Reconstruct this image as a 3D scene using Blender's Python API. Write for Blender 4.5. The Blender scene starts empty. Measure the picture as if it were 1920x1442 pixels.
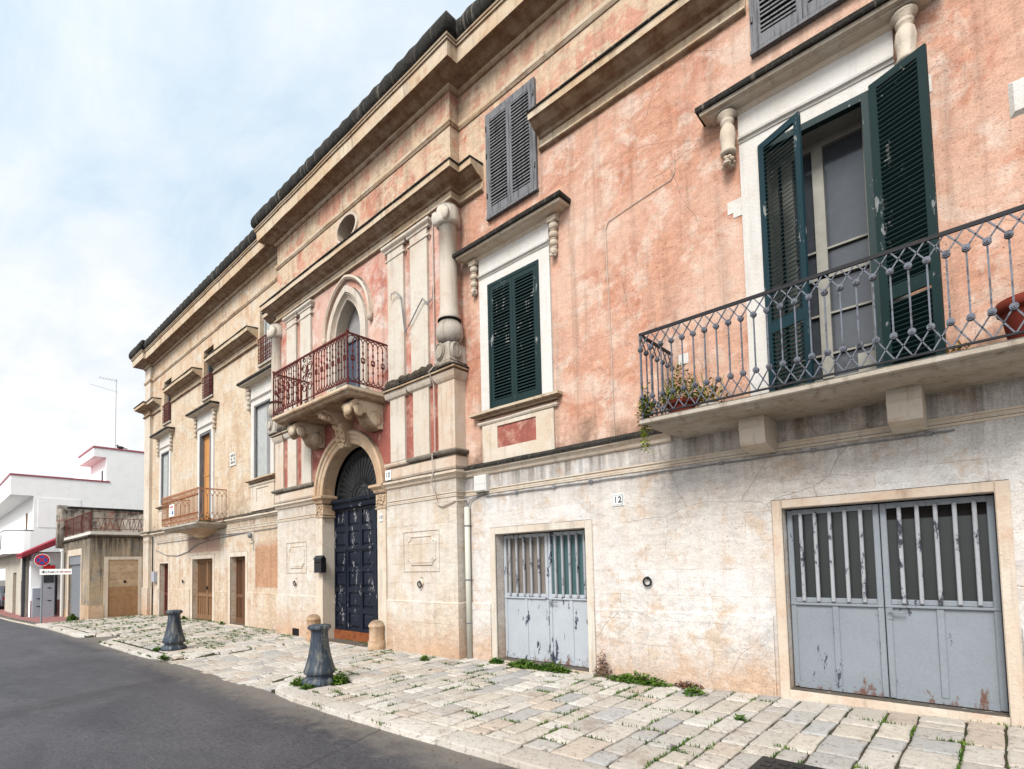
import bpy, math, random
from mathutils import Vector, Matrix
from math import sin, cos, pi, radians, sqrt, atan2, hypot
random.seed(7)
S = bpy.context.scene
COL = S.collection
# ------------------------------------------------------------------ camera
cam_d = bpy.data.cameras.new('camera'); cam = bpy.data.objects.new('camera', cam_d); COL.objects.link(cam)
S.camera = cam
def cam_basis(y, p, r):
    F = Vector((sin(y)*cos(p), cos(y)*cos(p), sin(p)))
    R = F.cross(Vector((0, 0, 1))).normalized(); U = R.cross(F)
    return cos(r)*R + sin(r)*U, -(sin(r)*R - cos(r)*U), F
cR, cU, cF = cam_basis(-.741863, .0520380, -.0223828)
CX, CY, CZ = 0.0, -6.0, 1.6
cam.matrix_world = Matrix(((cR.x, cU.x, -cF.x, CX), (cR.y, cU.y, -cF.y, CY), (cR.z, cU.z, -cF.z, CZ), (0, 0, 0, 1)))
cam_d.sensor_width = 36; cam_d.lens = 1006.7/1920*36
cam_d.shift_x = (960-941.06)/1920; cam_d.shift_y = (1004.8-721)/1920
cam_d.clip_end = 3000; cam_d.clip_start = .05
# ------------------------------------------------------------------ light
SUN_EL, SUN_AZ = radians(46), radians(166)     # azimuth clockwise from +Y
sdir = Vector((sin(SUN_AZ)*cos(SUN_EL), cos(SUN_AZ)*cos(SUN_EL), sin(SUN_EL)))
sl = bpy.data.lights.new('sun', 'SUN'); sl.energy = 2.7; sl.angle = radians(24); sl.color = (1, .975, .94)
so = bpy.data.objects.new('sun', sl); COL.objects.link(so)
so.rotation_euler = (-sdir).to_track_quat('-Z', 'Y').to_euler(); so.location = (0, -20, 30)
S.view_settings.view_transform = 'Standard'; S.view_settings.look = 'None'
S.view_settings.exposure = 0.92; S.view_settings.gamma = 1
W = bpy.data.worlds.new('World'); S.world = W; W.use_nodes = True

class G:
    """tiny node graph helper"""
    def __init__(s, nt): s.nt = nt; s.L = nt.links.new
    def n(s, t, **k):
        o = s.nt.nodes.new(t)
        for a, b in k.items(): setattr(o, a, b)
        return o
    def put(s, sock, v):
        if v is None: return
        if isinstance(v, (int, float)): sock.default_value = v
        elif isinstance(v, (tuple, list)):
            sock.default_value = tuple(v) + ((1,) if len(v) == 3 and len(sock.default_value) == 4 else ())
        else: s.L(v, sock)
    def pos(s): return s.n('ShaderNodeNewGeometry').outputs['Position']
    def nor(s): return s.n('ShaderNodeNewGeometry').outputs['Normal']
    def scale(s, v, k, off=(0, 0, 0)):
        m = s.n('ShaderNodeMapping'); s.put(m.inputs[0], v); m.inputs['Scale'].default_value = k; m.inputs['Location'].default_value = off
        return m.outputs[0]
    def noise(s, v, sc, det=4, ro=.6, dist=0):
        m = s.n('ShaderNodeTexNoise'); s.put(m.inputs['Vector'], v); m.inputs['Scale'].default_value = sc
        m.inputs['Detail'].default_value = det; m.inputs['Roughness'].default_value = ro; m.inputs['Distortion'].default_value = dist
        return m.outputs[0]
    def vor(s, v, sc, feat='F1', rnd=1):
        m = s.n('ShaderNodeTexVoronoi'); m.feature = feat; s.put(m.inputs['Vector'], v); m.inputs['Scale'].default_value = sc; m.inputs['Randomness'].default_value = rnd
        return m.outputs[0]
    def rng(s, v, a, b, c=0., d=1.):
        m = s.n('ShaderNodeMapRange'); s.put(m.inputs[0], v)
        for i, q in enumerate((a, b, c, d)): m.inputs[i+1].default_value = q
        return m.outputs[0]
    def m(s, op, a, b=0., c=None):
        m = s.n('ShaderNodeMath', operation=op); s.put(m.inputs[0], a); s.put(m.inputs[1], b)
        if c is not None: s.put(m.inputs[2], c)
        return m.outputs[0]
    def mix(s, f, a, b, mode='MIX'):
        m = s.n('ShaderNodeMix', data_type='RGBA', blend_type=mode); s.put(m.inputs[0], f); s.put(m.inputs[6], a); s.put(m.inputs[7], b)
        return m.outputs[2]
    def sep(s, v):
        m = s.n('ShaderNodeSeparateXYZ'); s.put(m.inputs[0], v); return m.outputs
    def comb(s, x, y, z):
        m = s.n('ShaderNodeCombineXYZ'); s.put(m.inputs[0], x); s.put(m.inputs[1], y); s.put(m.inputs[2], z); return m.outputs[0]
    def bump(s, h, st=.3, d=.01, nor=None):
        m = s.n('ShaderNodeBump'); s.put(m.inputs['Height'], h); m.inputs['Strength'].default_value = st; m.inputs['Distance'].default_value = d
        if nor is not None: s.L(nor, m.inputs['Normal'])
        return m.outputs[0]
# sky: Nishita with procedural cloud, brighter cloud towards the veiled sun
g = G(W.node_tree); W.node_tree.nodes.clear()
sky = g.n('ShaderNodeTexSky', sky_type='NISHITA'); sky.sun_disc = False; sky.sun_elevation = SUN_EL; sky.sun_rotation = SUN_AZ
sky.air_density = 1.0; sky.dust_density = 1.5; sky.ozone_density = 1.5
tc = g.n('ShaderNodeTexCoord').outputs['Generated']
sx, sy, sz = g.sep(tc)
dz = g.m('MAXIMUM', g.m('ADD', sz, .12), .05)
pv = g.comb(g.m('DIVIDE', sx, dz), g.m('DIVIDE', sy, dz), 0.)
c1 = g.noise(g.scale(pv, (.9, 2.0, 1), (2.3, .7, 0)), 2.2, 8, .6, .35)
c2 = g.noise(pv, 4.0, 6, .6, .6)
cl = g.m('ADD', g.m('MULTIPLY', c1, .75), g.m('MULTIPLY', c2, .25))
cl = g.rng(cl, .34, .68)
hz = g.rng(sz, .06, .55, 1, 0)
cf = g.m('MINIMUM', g.m('ADD', g.m('MULTIPLY', cl, .7), g.m('ADD', g.m('MULTIPLY', hz, .9), .02)), 1.)
dt = g.n('ShaderNodeVectorMath', operation='DOT_PRODUCT'); g.L(tc, dt.inputs[0]); dt.inputs[1].default_value = sdir
glow = g.m('POWER', g.m('MAXIMUM', g.m('ADD', g.m('MULTIPLY', dt.outputs['Value'], .5), .5), 0.), 6.)
cb = g.m('ADD', 5.6, g.m('MULTIPLY', glow, 12.))
cc = g.mix(1., (1., 1.0, 1.01), g.comb(cb, cb, cb), 'MULTIPLY')
blue = g.mix(.88, sky.outputs[0], (3.7, 4.75, 5.6))
bg = g.n('ShaderNodeBackground'); g.L(g.mix(cf, blue, cc), bg.inputs[0]); bg.inputs[1].default_value = .095
wo = g.n('ShaderNodeOutputWorld'); g.L(bg.outputs[0], wo.inputs[0])

# ------------------------------------------------------------------ materials
def lin(c): c /= 255; return c/12.92 if c <= .04045 else ((c+.055)/1.055)**2.4
def C(r, g_, b, k=.58): return (lin(r)*k, lin(g_)*k, lin(b)*k)
MATS = {}
def mat(name):
    m = bpy.data.materials.new(name); m.use_nodes = True; MATS[name] = m
    g = G(m.node_tree); b = m.node_tree.nodes['Principled BSDF']; b.inputs['Specular IOR Level'].default_value = .25
    return m, g, b
def fin(g, b, col, rough=.85, nor=None, metal=0):
    g.put(b.inputs['Base Color'], col); g.put(b.inputs['Roughness'], rough); b.inputs['Metallic'].default_value = metal
    if nor is not None: g.L(nor, b.inputs['Normal'])
def plaster(name, ca, cb_, cpatch, cdeep=None, block=None, patch=(.50, .60), streak=.35, grime=(), pits=.6, bumpd=.012, low=None, boxes=(), fade=None, streakcol=(70, 60, 52), cracks=0):
    m, g, b = mat(name)
    P = g.pos(); px, py, pz = g.sep(P)
    n1 = g.noise(P, .55, 5, .6, .4); n2 = g.noise(P, 2.4, 7, .68, .3); n3 = g.noise(P, 14, 6, .72); n4 = g.noise(P, 60, 3, .7)
    col = g.mix(g.rng(n1, .40, .60), ca, cb_)
    if fade: col = g.mix(g.m('MULTIPLY', g.rng(px, *fade[0]), g.rng(n2, .3, .6, .4, 1)), col, fade[1])
    col = g.mix(g.rng(n2, patch[0], patch[1]), col, cpatch)
    if cdeep: col = g.mix(g.m('MULTIPLY', g.rng(g.noise(g.scale(P, (1, 1, 1), (9, 3, 5)), 1.3, 7, .7, .5), .55, .66), .8), col, cdeep)
    hgt = g.m('ADD', g.m('MULTIPLY', n3, .5), g.m('MULTIPLY', n2, .9))
    if block:
        br = g.n('ShaderNodeTexBrick'); v = g.comb(g.m('ADD', px, g.m('MULTIPLY', n3, .015)), g.m('ADD', pz, g.m('MULTIPLY', g.noise(P, 7, 3, .6), .03)), 0.)
        g.L(v, br.inputs['Vector']); br.inputs['Scale'].default_value = 1; br.inputs['Brick Width'].default_value = block[0]; br.inputs['Row Height'].default_value = block[1]
        br.inputs['Mortar Size'].default_value = .006; br.inputs['Mortar Smooth'].default_value = .3
        br.inputs['Color1'].default_value = (0, 0, 0, 1); br.inputs['Color2'].default_value = (1, 1, 1, 1); br.inputs['Mortar'].default_value = (.5, .5, .5, 1)
        tone = g.sep(br.outputs['Color'])[0]
        col = g.mix(g.m('MULTIPLY', g.rng(tone, 0, 1), block[2]*1.1), col, block[3])
        mort = g.m('MULTIPLY', br.outputs['Fac'], g.rng(n2, .40, .6))
        col = g.mix(g.m('MULTIPLY', mort, block[2]), col, C(150, 118, 90))
        hgt = g.m('SUBTRACT', hgt, g.m('MULTIPLY', mort, .35*min(1, block[2]*2)))
    for (x0, x1, z0, z1, cc_) in boxes:
        w = g.m('MULTIPLY', g.m('SUBTRACT', n3, .5), .10)
        a = g.m('MULTIPLY', g.rng(g.m('ADD', px, w), x0, x0+.03), g.rng(g.m('ADD', px, w), x1-.03, x1, 1, 0))
        a = g.m('MULTIPLY', a, g.m('MULTIPLY', g.rng(g.m('ADD', pz, w), z0, z0+.03), g.rng(g.m('ADD', pz, w), z1-.1, z1+.1, 1, 0)))
        col = g.mix(a, col, g.mix(g.rng(n2, .4, .7), cc_, tuple(q*1.25 for q in cc_)))
    st = g.noise(g.scale(P, (5, 5, .32)), 1.2, 6, .65)
    if low:   # rising damp with an uneven edge
        h = g.m('ADD', pz, g.m('ADD', g.m('MULTIPLY', g.m('SUBTRACT', n2, .5), 2.2), g.m('MULTIPLY', g.m('SUBTRACT', n3, .5), .5)))
        col = g.mix(g.m('MULTIPLY', g.rng(h, low[0], low[1], 1, 0), low[3]), col, low[2])
    for (z0, z1, z2, amt) in grime:   # drips hanging from a ledge at z2
        f = g.m('MULTIPLY', g.rng(pz, z0, z1), g.rng(pz, z2, z2+.04, 1, 0))
        s2 = g.rng(g.noise(g.scale(P, (6, 6, .5), (z0, 1, 0)), 1.6, 6, .7), .62, .36)
        f = g.m('MULTIPLY', f, g.m('SUBTRACT', 1., g.m('MULTIPLY', s2, .9)))
        col = g.mix(g.m('MULTIPLY', f, amt), col, C(62, 54, 46))
    col = g.mix(g.m('MULTIPLY', g.rng(st, .50, .68), streak), col, C(*streakcol))
    f = g.rng(g.noise(g.scale(P, (1, 1, 1.5)), 24, 5, .78), .595, .64)
    f = g.m('MULTIPLY', f, g.rng(n1, .35, .6, .35, 1))
    col = g.mix(g.m('MULTIPLY', f, pits), col, C(110, 70, 55))
    n5 = g.rng(g.noise(g.scale(P, (1, 1, 2.0)), 6.5, 8, .78, .3), .38, .62)
    col = g.mix(g.rng(n1, .35, .62, .2, .62), col, g.mix(1., col, g.mix(n5, (.64, .615, .595), (1.22, 1.22, 1.22)), 'MULTIPLY')) if pits else col
    if pits: col = g.mix(.5, col, g.mix(1., col, g.mix(g.rng(n4, .3, .7), (.6, .6, .6), (1.4, 1.4, 1.4)), 'MULTIPLY'))
    hgt = g.m('SUBTRACT', hgt, g.m('MULTIPLY', f, .5))
    if cracks:
        w = g.mix(.12, P, g.n('ShaderNodeTexNoise').outputs[1]); wn = w.node.inputs[7].links[0].from_node; g.L(P, wn.inputs['Vector']); wn.inputs['Scale'].default_value = 3.; wn.inputs['Detail'].default_value = 6
        cr = g.m('MULTIPLY', g.rng(g.vor(g.scale(w, (1, 1, 1.8), (3, 1, 5)), .8, 'DISTANCE_TO_EDGE'), 0, .0045, 1, 0), g.rng(n1, .48, .56))
        col = g.mix(g.m('MULTIPLY', cr, cracks), col, C(80, 62, 52)); hgt = g.m('SUBTRACT', hgt, g.m('MULTIPLY', cr, .8))
    fin(g, b, col, .92, g.bump(g.m('ADD', hgt, g.m('MULTIPLY', n4, .2)), .55, bumpd))
    return m
cream = C(238, 224, 204)
plaster('pink_plaster', C(235, 196, 172), C(223, 168, 140), C(238, 208, 188), C(206, 136, 106), streak=.32, pits=.75, block=(.62, .31, .12, C(228, 168, 144)), low=(3.02, 3.42, C(132, 108, 90), .75), cracks=.25)
plaster('deep_pink_plaster', C(234, 192, 174), C(226, 164, 142), C(240, 214, 200), C(204, 114, 94), streak=.2, pits=.6, cracks=.2)
plaster('red_plaster', C(172, 100, 88), C(190, 116, 100), C(214, 160, 140), streak=.3, pits=.5)
plaster('whitewashed_wall', C(242, 239, 235), C(237, 231, 224), C(226, 206, 186), C(214, 212, 210), streak=.18, pits=.35, block=(.78, .30, .26, C(228, 208, 188)),
        low=(.10, .80, C(216, 180, 148), .85), streakcol=(204, 164, 134), grime=((2.35, 2.95, 3.0, .7),), patch=(.53, .62), bumpd=.02, cracks=.14)
plaster('ochre_plaster', C(240, 222, 196), C(232, 205, 174), C(239, 228, 210), C(208, 170, 136), streak=.30, pits=.5, block=(.55, .27, .34, C(228, 202, 170)), streakcol=(136, 118, 98), low=(2.95, 3.6, C(150, 136, 116), .65), cracks=.2)
plaster('attic_wall', C(238, 206, 174), C(234, 212, 182), C(228, 170, 144), C(202, 116, 94), streak=.34, pits=.85, patch=(.50, .57), block=(.6, .28, .3, C(228, 188, 156)), streakcol=(124, 100, 82), grime=((8.5, 9.3, 9.45, .35),), cracks=.35)
plaster('attic_ochre', C(241, 219, 190), C(232, 200, 166), C(240, 227, 208), C(208, 156, 120), streak=.25, pits=.6, block=(.6, .28, .22, C(226, 192, 156)), streakcol=(124, 104, 84), grime=((8.6, 9.3, 9.45, .3),))
plaster('ashlar_wall', C(238, 231, 220), C(232, 220, 203), C(226, 209, 188), C(238, 233, 226), streak=.22, pits=.3, block=(.72, .33, .40, C(224, 206, 186)),
        low=(.1, .85, C(216, 176, 142), .85), streakcol=(178, 140, 110), grime=((2.5, 2.97, 3.0, .3),), bumpd=.008)
plaster('lower_left_wall', C(238, 227, 210), C(228, 208, 182), C(220, 190, 162), C(240, 236, 228), streak=.34, pits=.4, block=(.68, .33, .30, C(222, 198, 170)),
        low=(-.1, .7, C(212, 180, 150), .6), streakcol=(158, 114, 90), grime=((2.4, 2.97, 3.0, .55),), cracks=.5,
        boxes=((-14.30, -12.62, 1.12, 2.25, C(196, 152, 120)), (-19.4, -16.7, 2.15, 2.95, C(196, 166, 146))))
plaster('low_building_wall', C(190, 174, 150), C(204, 182, 150), C(172, 166, 156), C(132, 118, 102), streak=.85, pits=.4, low=(-.2, .55, C(212, 178, 138), .8), grime=((1.7, 2.8, 3.0, 1.),), streakcol=(70, 64, 56))
plaster('stained_parapet', C(170, 162, 150), C(204, 192, 176), C(104, 98, 92), C(190, 130, 104), streak=.85, pits=.3, streakcol=(50, 46, 42))
plaster('walled_up_stone', C(218, 194, 162), C(206, 180, 148), C(196, 172, 142), C(228, 210, 184), streak=.2, block=(.42, .27, 1., C(176, 136, 98)), pits=.5)
plaster('white_render', C(252, 251, 249, .88), C(252, 251, 249, .88), C(250, 249, 246, .86), streak=.02, pits=0)
plaster('beige_render', C(222, 214, 198), C(214, 204, 186), C(226, 218, 202), streak=.1, pits=.1)
def stone(name, ca, cb_, lichen=.9, cover=(.25, .75), tint=C(206, 150, 112), sl=.25, soff=0):
    m, g, b = mat(name)
    P = g.pos(); nz = g.sep(g.nor())[2]
    n1 = g.noise(P, 1.1, 5, .6, .4); n2 = g.noise(P, 5, 7, .7, .3); n3 = g.noise(P, 30, 5, .75); nb = g.noise(P, 90, 3, .7)
    col = g.mix(g.rng(n1, .4, .62), ca, cb_)
    col = g.mix(g.m('MULTIPLY', g.rng(n2, .52, .66), .45), col, tint)
    st = g.noise(g.scale(P, (7, 7, .5)), 1.4, 6, .65)
    col = g.mix(g.m('MULTIPLY', g.rng(st, .54, .7), sl), col, C(104, 84, 66))
    if soff: col = g.mix(g.m('MULTIPLY', g.rng(nz, -.1, -.8), g.rng(n2, .3, .6, .55*soff, soff)), col, C(116, 72, 42))  # browner the more a face points downward
    f = g.m('MULTIPLY', g.rng(nz, cover[0], cover[1]), g.rng(n2, .28, .42))
    col = g.mix(g.m('MULTIPLY', f, lichen), col, g.mix(n3, C(34, 32, 28), C(100, 94, 84)))
    col = g.mix(g.m('MULTIPLY', g.rng(n3, .64, .70), .45), col, C(96, 70, 52))
    col = g.mix(.3, col, g.mix(1., col, g.mix(nb, (.6, .6, .6), (1.4, 1.4, 1.4)), 'MULTIPLY'))
    fin(g, b, col, .9, g.bump(g.m('ADD', g.m('MULTIPLY', n2, 1.), g.m('ADD', n3, g.m('MULTIPLY', nb, .3))), .6, .012))
    return m
stone('cream_stone', C(238, 226, 208), C(230, 210, 186), sl=.35, tint=C(210, 168, 134))
stone('pale_stone', C(235, 226, 211), C(228, 213, 194), tint=C(214, 176, 150), sl=.32)
stone('pink_cream_stone', C(236, 222, 204), C(228, 204, 180), tint=C(214, 168, 140), sl=.3)
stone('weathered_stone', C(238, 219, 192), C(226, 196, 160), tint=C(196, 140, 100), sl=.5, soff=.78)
stone('balcony_stone', C(212, 202, 188), C(190, 176, 158), tint=C(150, 126, 104), sl=.6)
stone('gold_stone', C(228, 202, 172), C(214, 178, 144), tint=C(176, 130, 98), sl=.45, lichen=.5)
stone('white_stone', C(244, 240, 233), C(238, 231, 221), tint=C(226, 212, 192), sl=.14, lichen=.3)
def lichen(name, a, b_, c, sc=1.):
    m, g, b = mat(name); P = g.pos()
    n2 = g.noise(P, 6*sc, 8, .75, .4); n3 = g.noise(P, 36, 5, .8)
    st = g.noise(g.scale(P, (14, 3, .8)), 1.2, 5, .7)
    col = g.mix(g.rng(n2, .38, .66), a, b_); col = g.mix(g.rng(st, .57, .68), col, c)
    col = g.mix(g.m('MULTIPLY', g.rng(n3, .55, .7), .5), col, c)
    fin(g, b, col, .97, g.bump(g.m('ADD', n2, g.m('MULTIPLY', n3, .6)), .9, .03))
lichen('black_lichen', C(38, 36, 33), C(66, 62, 56), C(138, 130, 118))
lichen('grey_lichen', C(112, 104, 94), C(160, 148, 132), C(196, 182, 164))
lichen('brown_lichen', C(52, 46, 40), C(104, 92, 78), C(150, 134, 112))
def paint(name, col, chip, amt=(.62, .68), rough=.55, sc=6, stretch=(1, 1, .4), dirt=.25, rust=None, met=0, bd=.003):
    m, g, b = mat(name); P = g.pos()
    n = g.noise(g.scale(P, stretch), sc, 7, .75, .2); n2 = g.noise(P, 3, 5, .6); nb = g.noise(P, 50, 3, .6)
    c = g.mix(g.m('MULTIPLY', g.rng(n2, .35, .7), dirt), col, tuple(q*.55 for q in col))
    c = g.mix(g.m('MULTIPLY', g.rng(nb, .4, .7), .18), c, tuple(q*1.5 for q in col))
    f = g.rng(n, *amt); c = g.mix(f, c, chip)
    if rust:
        pz = g.sep(P)[2]; h = g.m('ADD', pz, g.m('MULTIPLY', g.m('SUBTRACT', n, .5), 1.3))
        c = g.mix(g.rng(h, rust[0], rust[1], .9, 0), c, C(120, 78, 56))
    fin(g, b, c, rough, g.bump(g.m('ADD', g.m('MULTIPLY', f, -.6), g.m('MULTIPLY', nb, .3)), .5, bd), met)
paint('navy_paint', C(22, 32, 50, .45), C(158, 156, 158), (.60, .618), .5, 5, (1, 1, .28))
paint('green_paint', C(14, 50, 50, .5), C(150, 152, 150), (.60, .625), .6, 7, (1, 1, .3))
paint('teal_paint', C(18, 60, 70, .5), C(160, 160, 156), (.62, .64), .55, 7, (1, 1, .3))
paint('grey_wood', C(136, 136, 138), C(84, 84, 88), (.5, .64), .85, 7, (4, 4, .3))
paint('pale_grey_wood', C(160, 160, 160), C(90, 88, 90), (.56, .7), .85, 7, (4, 4, .3))
paint('pale_green_paint', C(214, 216, 206), C(170, 165, 155), (.62, .72), .7, 5)
paint('garage_paint', C(152, 159, 166), C(74, 78, 90), (.625, .64), .5, 5, (1.3, 1, .45), rust=(.20, .29))
paint('white_garage_paint', C(196, 202, 208), C(74, 76, 92), (.59, .605), .5, 5, (1.3, 1, .45), rust=(.10, .24))
paint('chipped_bar', C(180, 182, 186), C(66, 66, 80), (.55, .60), .5, 8, (1, 1, .5))
paint('brown_wood', C(150, 112, 78), C(120, 92, 70), (.5, .7), .75, 4, (5, 5, .25), bd=.006)
paint('dark_brown_wood', C(122, 84, 60), C(90, 66, 52), (.5, .7), .75, 4, (5, 5, .25), bd=.006)
paint('red_brown_wood', C(110, 52, 40), C(80, 44, 36), (.5, .7), .75, 4, (5, 5, .25))
paint('orange_wood', C(222, 158, 92), C(196, 140, 96), (.5, .7), .7, 3, (4, 4, .25))
paint('rust_iron', C(112, 48, 44), C(150, 78, 54), (.55, .7), .85, 14, (1, 1, 1))
paint('pale_rust_iron', C(206, 146, 108), C(150, 92, 64), (.5, .66), .9, 14, (1, 1, 1))
paint('grey_iron', C(118, 122, 132), C(74, 74, 80), (.5, .6), .5, 16, (1, 1, 1), met=.2)
paint('dark_iron', C(40, 40, 44), C(70, 56, 48), (.55, .7), .7, 14, (1, 1, 1))
paint('bollard_iron', C(72, 84, 98, .5), C(134, 134, 128, .5), (.50, .60), .5, 5, (3, 3, .3), dirt=.6, met=.2, bd=.006)
paint('old_terracotta', C(150, 58, 38, .5), C(190, 120, 92), (.56, .7), .8, 6, dirt=.6)
paint('rust_board', C(150, 84, 44), C(96, 50, 34), (.5, .66), .85, 5, (1, 1, 1))
paint('pipe_paint', C(222, 220, 206), C(170, 160, 146), (.64, .74), .5, 5, (1, 1, .5), dirt=.1)
paint('cream_cable', C(212, 196, 182), C(160, 140, 126), (.6, .7), .6, 14)
paint('grey_cable', C(150, 150, 152), C(80, 80, 84), (.5, .7), .6, 20)
paint('dark_cable', C(66, 60, 60), C(40, 38, 38), (.5, .7), .6, 20)
paint('white_plastic', C(232, 230, 224), C(200, 196, 186), (.64, .74), .4, 5, dirt=.06)
paint('black_metal', C(34, 34, 36), C(60, 58, 56), (.6, .7), .45, 8)
paint('roller_shutter', C(150, 156, 162), C(90, 88, 86), (.62, .74), .5, 5, met=.2)
paint('red_tile', C(178, 62, 76), C(140, 50, 58), (.5, .7), .6, 8)
paint('red_metal', C(190, 110, 120), C(170, 90, 100), (.6, .7), .6, 8, dirt=.1)
paint('galvanised', C(176, 182, 190), C(140, 146, 154), (.5, .7), .4, 12, met=.5)
paint('grey_cabinet', C(190, 194, 204), C(160, 164, 172), (.6, .7), .5, 6, dirt=.1)
paint('red_paving', C(168, 116, 112), C(140, 92, 90), (.5, .7), .9, 12)
paint('red_sign', C(206, 30, 40), C(190, 40, 46), (.6, .7), .4, 8, dirt=.05)
paint('blue_sign', C(44, 84, 168), C(50, 90, 170), (.6, .7), .4, 8, dirt=.05)
paint('white_sign', C(246, 246, 242, .85), C(230, 230, 226), (.6, .7), .4, 8, dirt=.05)
paint('car_paint', C(120, 124, 132), C(110, 112, 120), (.6, .7), .3, 8)
paint('dark_red_panel', C(96, 28, 26), C(80, 24, 24), (.5, .7), .6, 8)
def plain(name, col, rough=.6, spec=.3, met=0):
    m, g, b = mat(name); P = g.pos(); n = g.noise(P, 9, 5, .6)
    fin(g, b, g.mix(g.rng(n, .3, .7), tuple(q*.85 for q in col), tuple(q*1.1 for q in col)), rough, None, met); b.inputs['Specular IOR Level'].default_value = spec
plain('void', (.012, .011, .010), .95, .1)
plain('ink', (.03, .03, .035), .5)
plain('dark_glass', C(46, 50, 50, .5), .35, .5)
plain('teal_glass', C(70, 96, 98, .8), .3, .5)
plain('grey_mesh_glass', C(120, 112, 104, .8), .5, .3)
plain('window_glass', C(84, 88, 94, .5), .12, .6)
plain('blue_glass', C(80, 88, 106, .6), .2, .6)
plain('curtain', C(166, 162, 160), .9, .1)
plain('frame_paint', C(176, 172, 160), .6)
plain('pale_blind', C(196, 198, 194), .8)
plain('soil', C(70, 52, 38), .95)
plain('rubber', (.02, .02, .02), .8)
m, g, b = mat('leaf'); P = g.pos(); oi = g.n('ShaderNodeObjectInfo').outputs['Random']
fin(g, b, g.mix(g.noise(P, 25, 3, .6), C(44, 84, 22), C(118, 150, 48)), .6); b.inputs['Specular IOR Level'].default_value = .2
m, g, b = mat('fern_leaf'); P = g.pos()
fin(g, b, g.mix(g.noise(P, 22, 3, .6), C(96, 130, 34), C(176, 178, 70)), .6); b.inputs['Specular IOR Level'].default_value = .2
m, g, b = mat('grass_leaf'); P = g.pos()
fin(g, b, g.mix(g.rng(g.noise(P, 9, 4, .6), .35, .7), C(46, 88, 18), C(112, 140, 44)), .65)
m, g, b = mat('dry_leaf'); P = g.pos()
fin(g, b, g.mix(g.noise(P, 25, 3, .6), C(140, 140, 60), C(196, 150, 80)), .7)
m, g, b = mat('dead_leaf'); P = g.pos()
fin(g, b, g.mix(g.noise(P, 25, 3, .6), C(96, 66, 52), C(140, 104, 80)), .8)
# asphalt
m, g, b = mat('asphalt'); P = g.pos(); n1 = g.noise(g.scale(P, (.5, 1.3, 1)), .8, 5, .6, .6); n2 = g.noise(P, 5, 6, .7); n3 = g.noise(P, 42, 5, .85); n4 = g.noise(P, 20, 6, .85)
col = g.mix(g.rng(n1, .35, .65), C(64, 64, 71, .46), C(92, 91, 96, .46)); col = g.mix(g.m('MULTIPLY', g.rng(n2, .4, .7), .3), col, C(62, 60, 64, .9))
col = g.mix(.9, col, g.mix(1., col, g.mix(g.rng(n3, .36, .64), (.25, .25, .25), (2.0, 2.0, 2.0)), 'MULTIPLY'))
ax_, ay_, az_ = g.sep(P); ed = g.m('ADD', ay_, g.m('MULTIPLY', g.m('SUBTRACT', n2, .5), .9)); col = g.mix(g.rng(ed, -3.45, -3.0, 0, .55), col, C(150, 140, 126))
col = g.mix(g.rng(n4, .64, .68, 0, .5), col, C(190, 185, 178))
crk = g.vor(g.scale(g.mix(.05, P, g.noise(P, 3, 4, .6)), (.35, .35, .35)), 1, 'DISTANCE_TO_EDGE'); 
fin(g, b, g.mix(g.rng(crk, .0, .010, .6, 0), col, C(50, 48, 50)), g.rng(n2, .3, .7, .5, .7), g.bump(g.m('ADD', n3, g.m('MULTIPLY', n4, .5)), .6, .006)); b.inputs['Specular IOR Level'].default_value = .4
# earth between slabs
m, g, b = mat('joint_earth'); P = g.pos(); n = g.noise(P, 5, 6, .7); n3 = g.noise(P, 60, 4, .8)
col = g.mix(g.rng(n, .44, .54), C(96, 80, 64), C(58, 80, 26)); fin(g, b, g.mix(n3, col, C(60, 50, 38)), .95, g.bump(n3, .8, .01))
m, g, b = mat('ground_soil'); P = g.pos(); n = g.noise(P, .3, 6, .7)
fin(g, b, g.mix(n, C(150, 142, 130), C(120, 116, 108)), .95)
# limestone slabs: tone per slab from a colour attribute
m, g, b = mat('paving_stone'); P = g.pos()
at = g.n('ShaderNodeAttribute', attribute_name='tone'); tone = at.outputs['Color']
n1 = g.noise(P, 3.5, 6, .7, .4); n2 = g.noise(P, 22, 6, .8, .3); n3 = g.noise(P, 70, 4, .8); n4 = g.noise(g.scale(P, (1, 1, 1), (4, 4, 4)), 2.1, 6, .7)
col = g.mix(g.m('MULTIPLY', g.rng(n1, .42, .62), .45), tone, C(204, 192, 176)); col = g.mix(g.m('MULTIPLY', g.rng(n4, .58, .66), .5), col, C(160, 132, 112))
col = g.mix(g.m('MULTIPLY', g.rng(n2, .55, .61), .6), col, C(134, 118, 102)); col = g.mix(g.m('MULTIPLY', g.rng(n3, .50, .62), .45), col, C(170, 160, 148))
col = g.mix(g.rng(g.noise(g.scale(P, (1, 1.6, 1)), 16, 7, .82), .575, .62, 0, .75), col, C(66, 56, 50))
fin(g, b, col, .8, g.bump(g.m('ADD', g.m('MULTIPLY', n1, .8), g.m('SUBTRACT', g.m('MULTIPLY', n2, .9), g.m('MULTIPLY', n3, .2))), .7, .012)); b.inputs['Specular IOR Level'].default_value = .3

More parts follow.
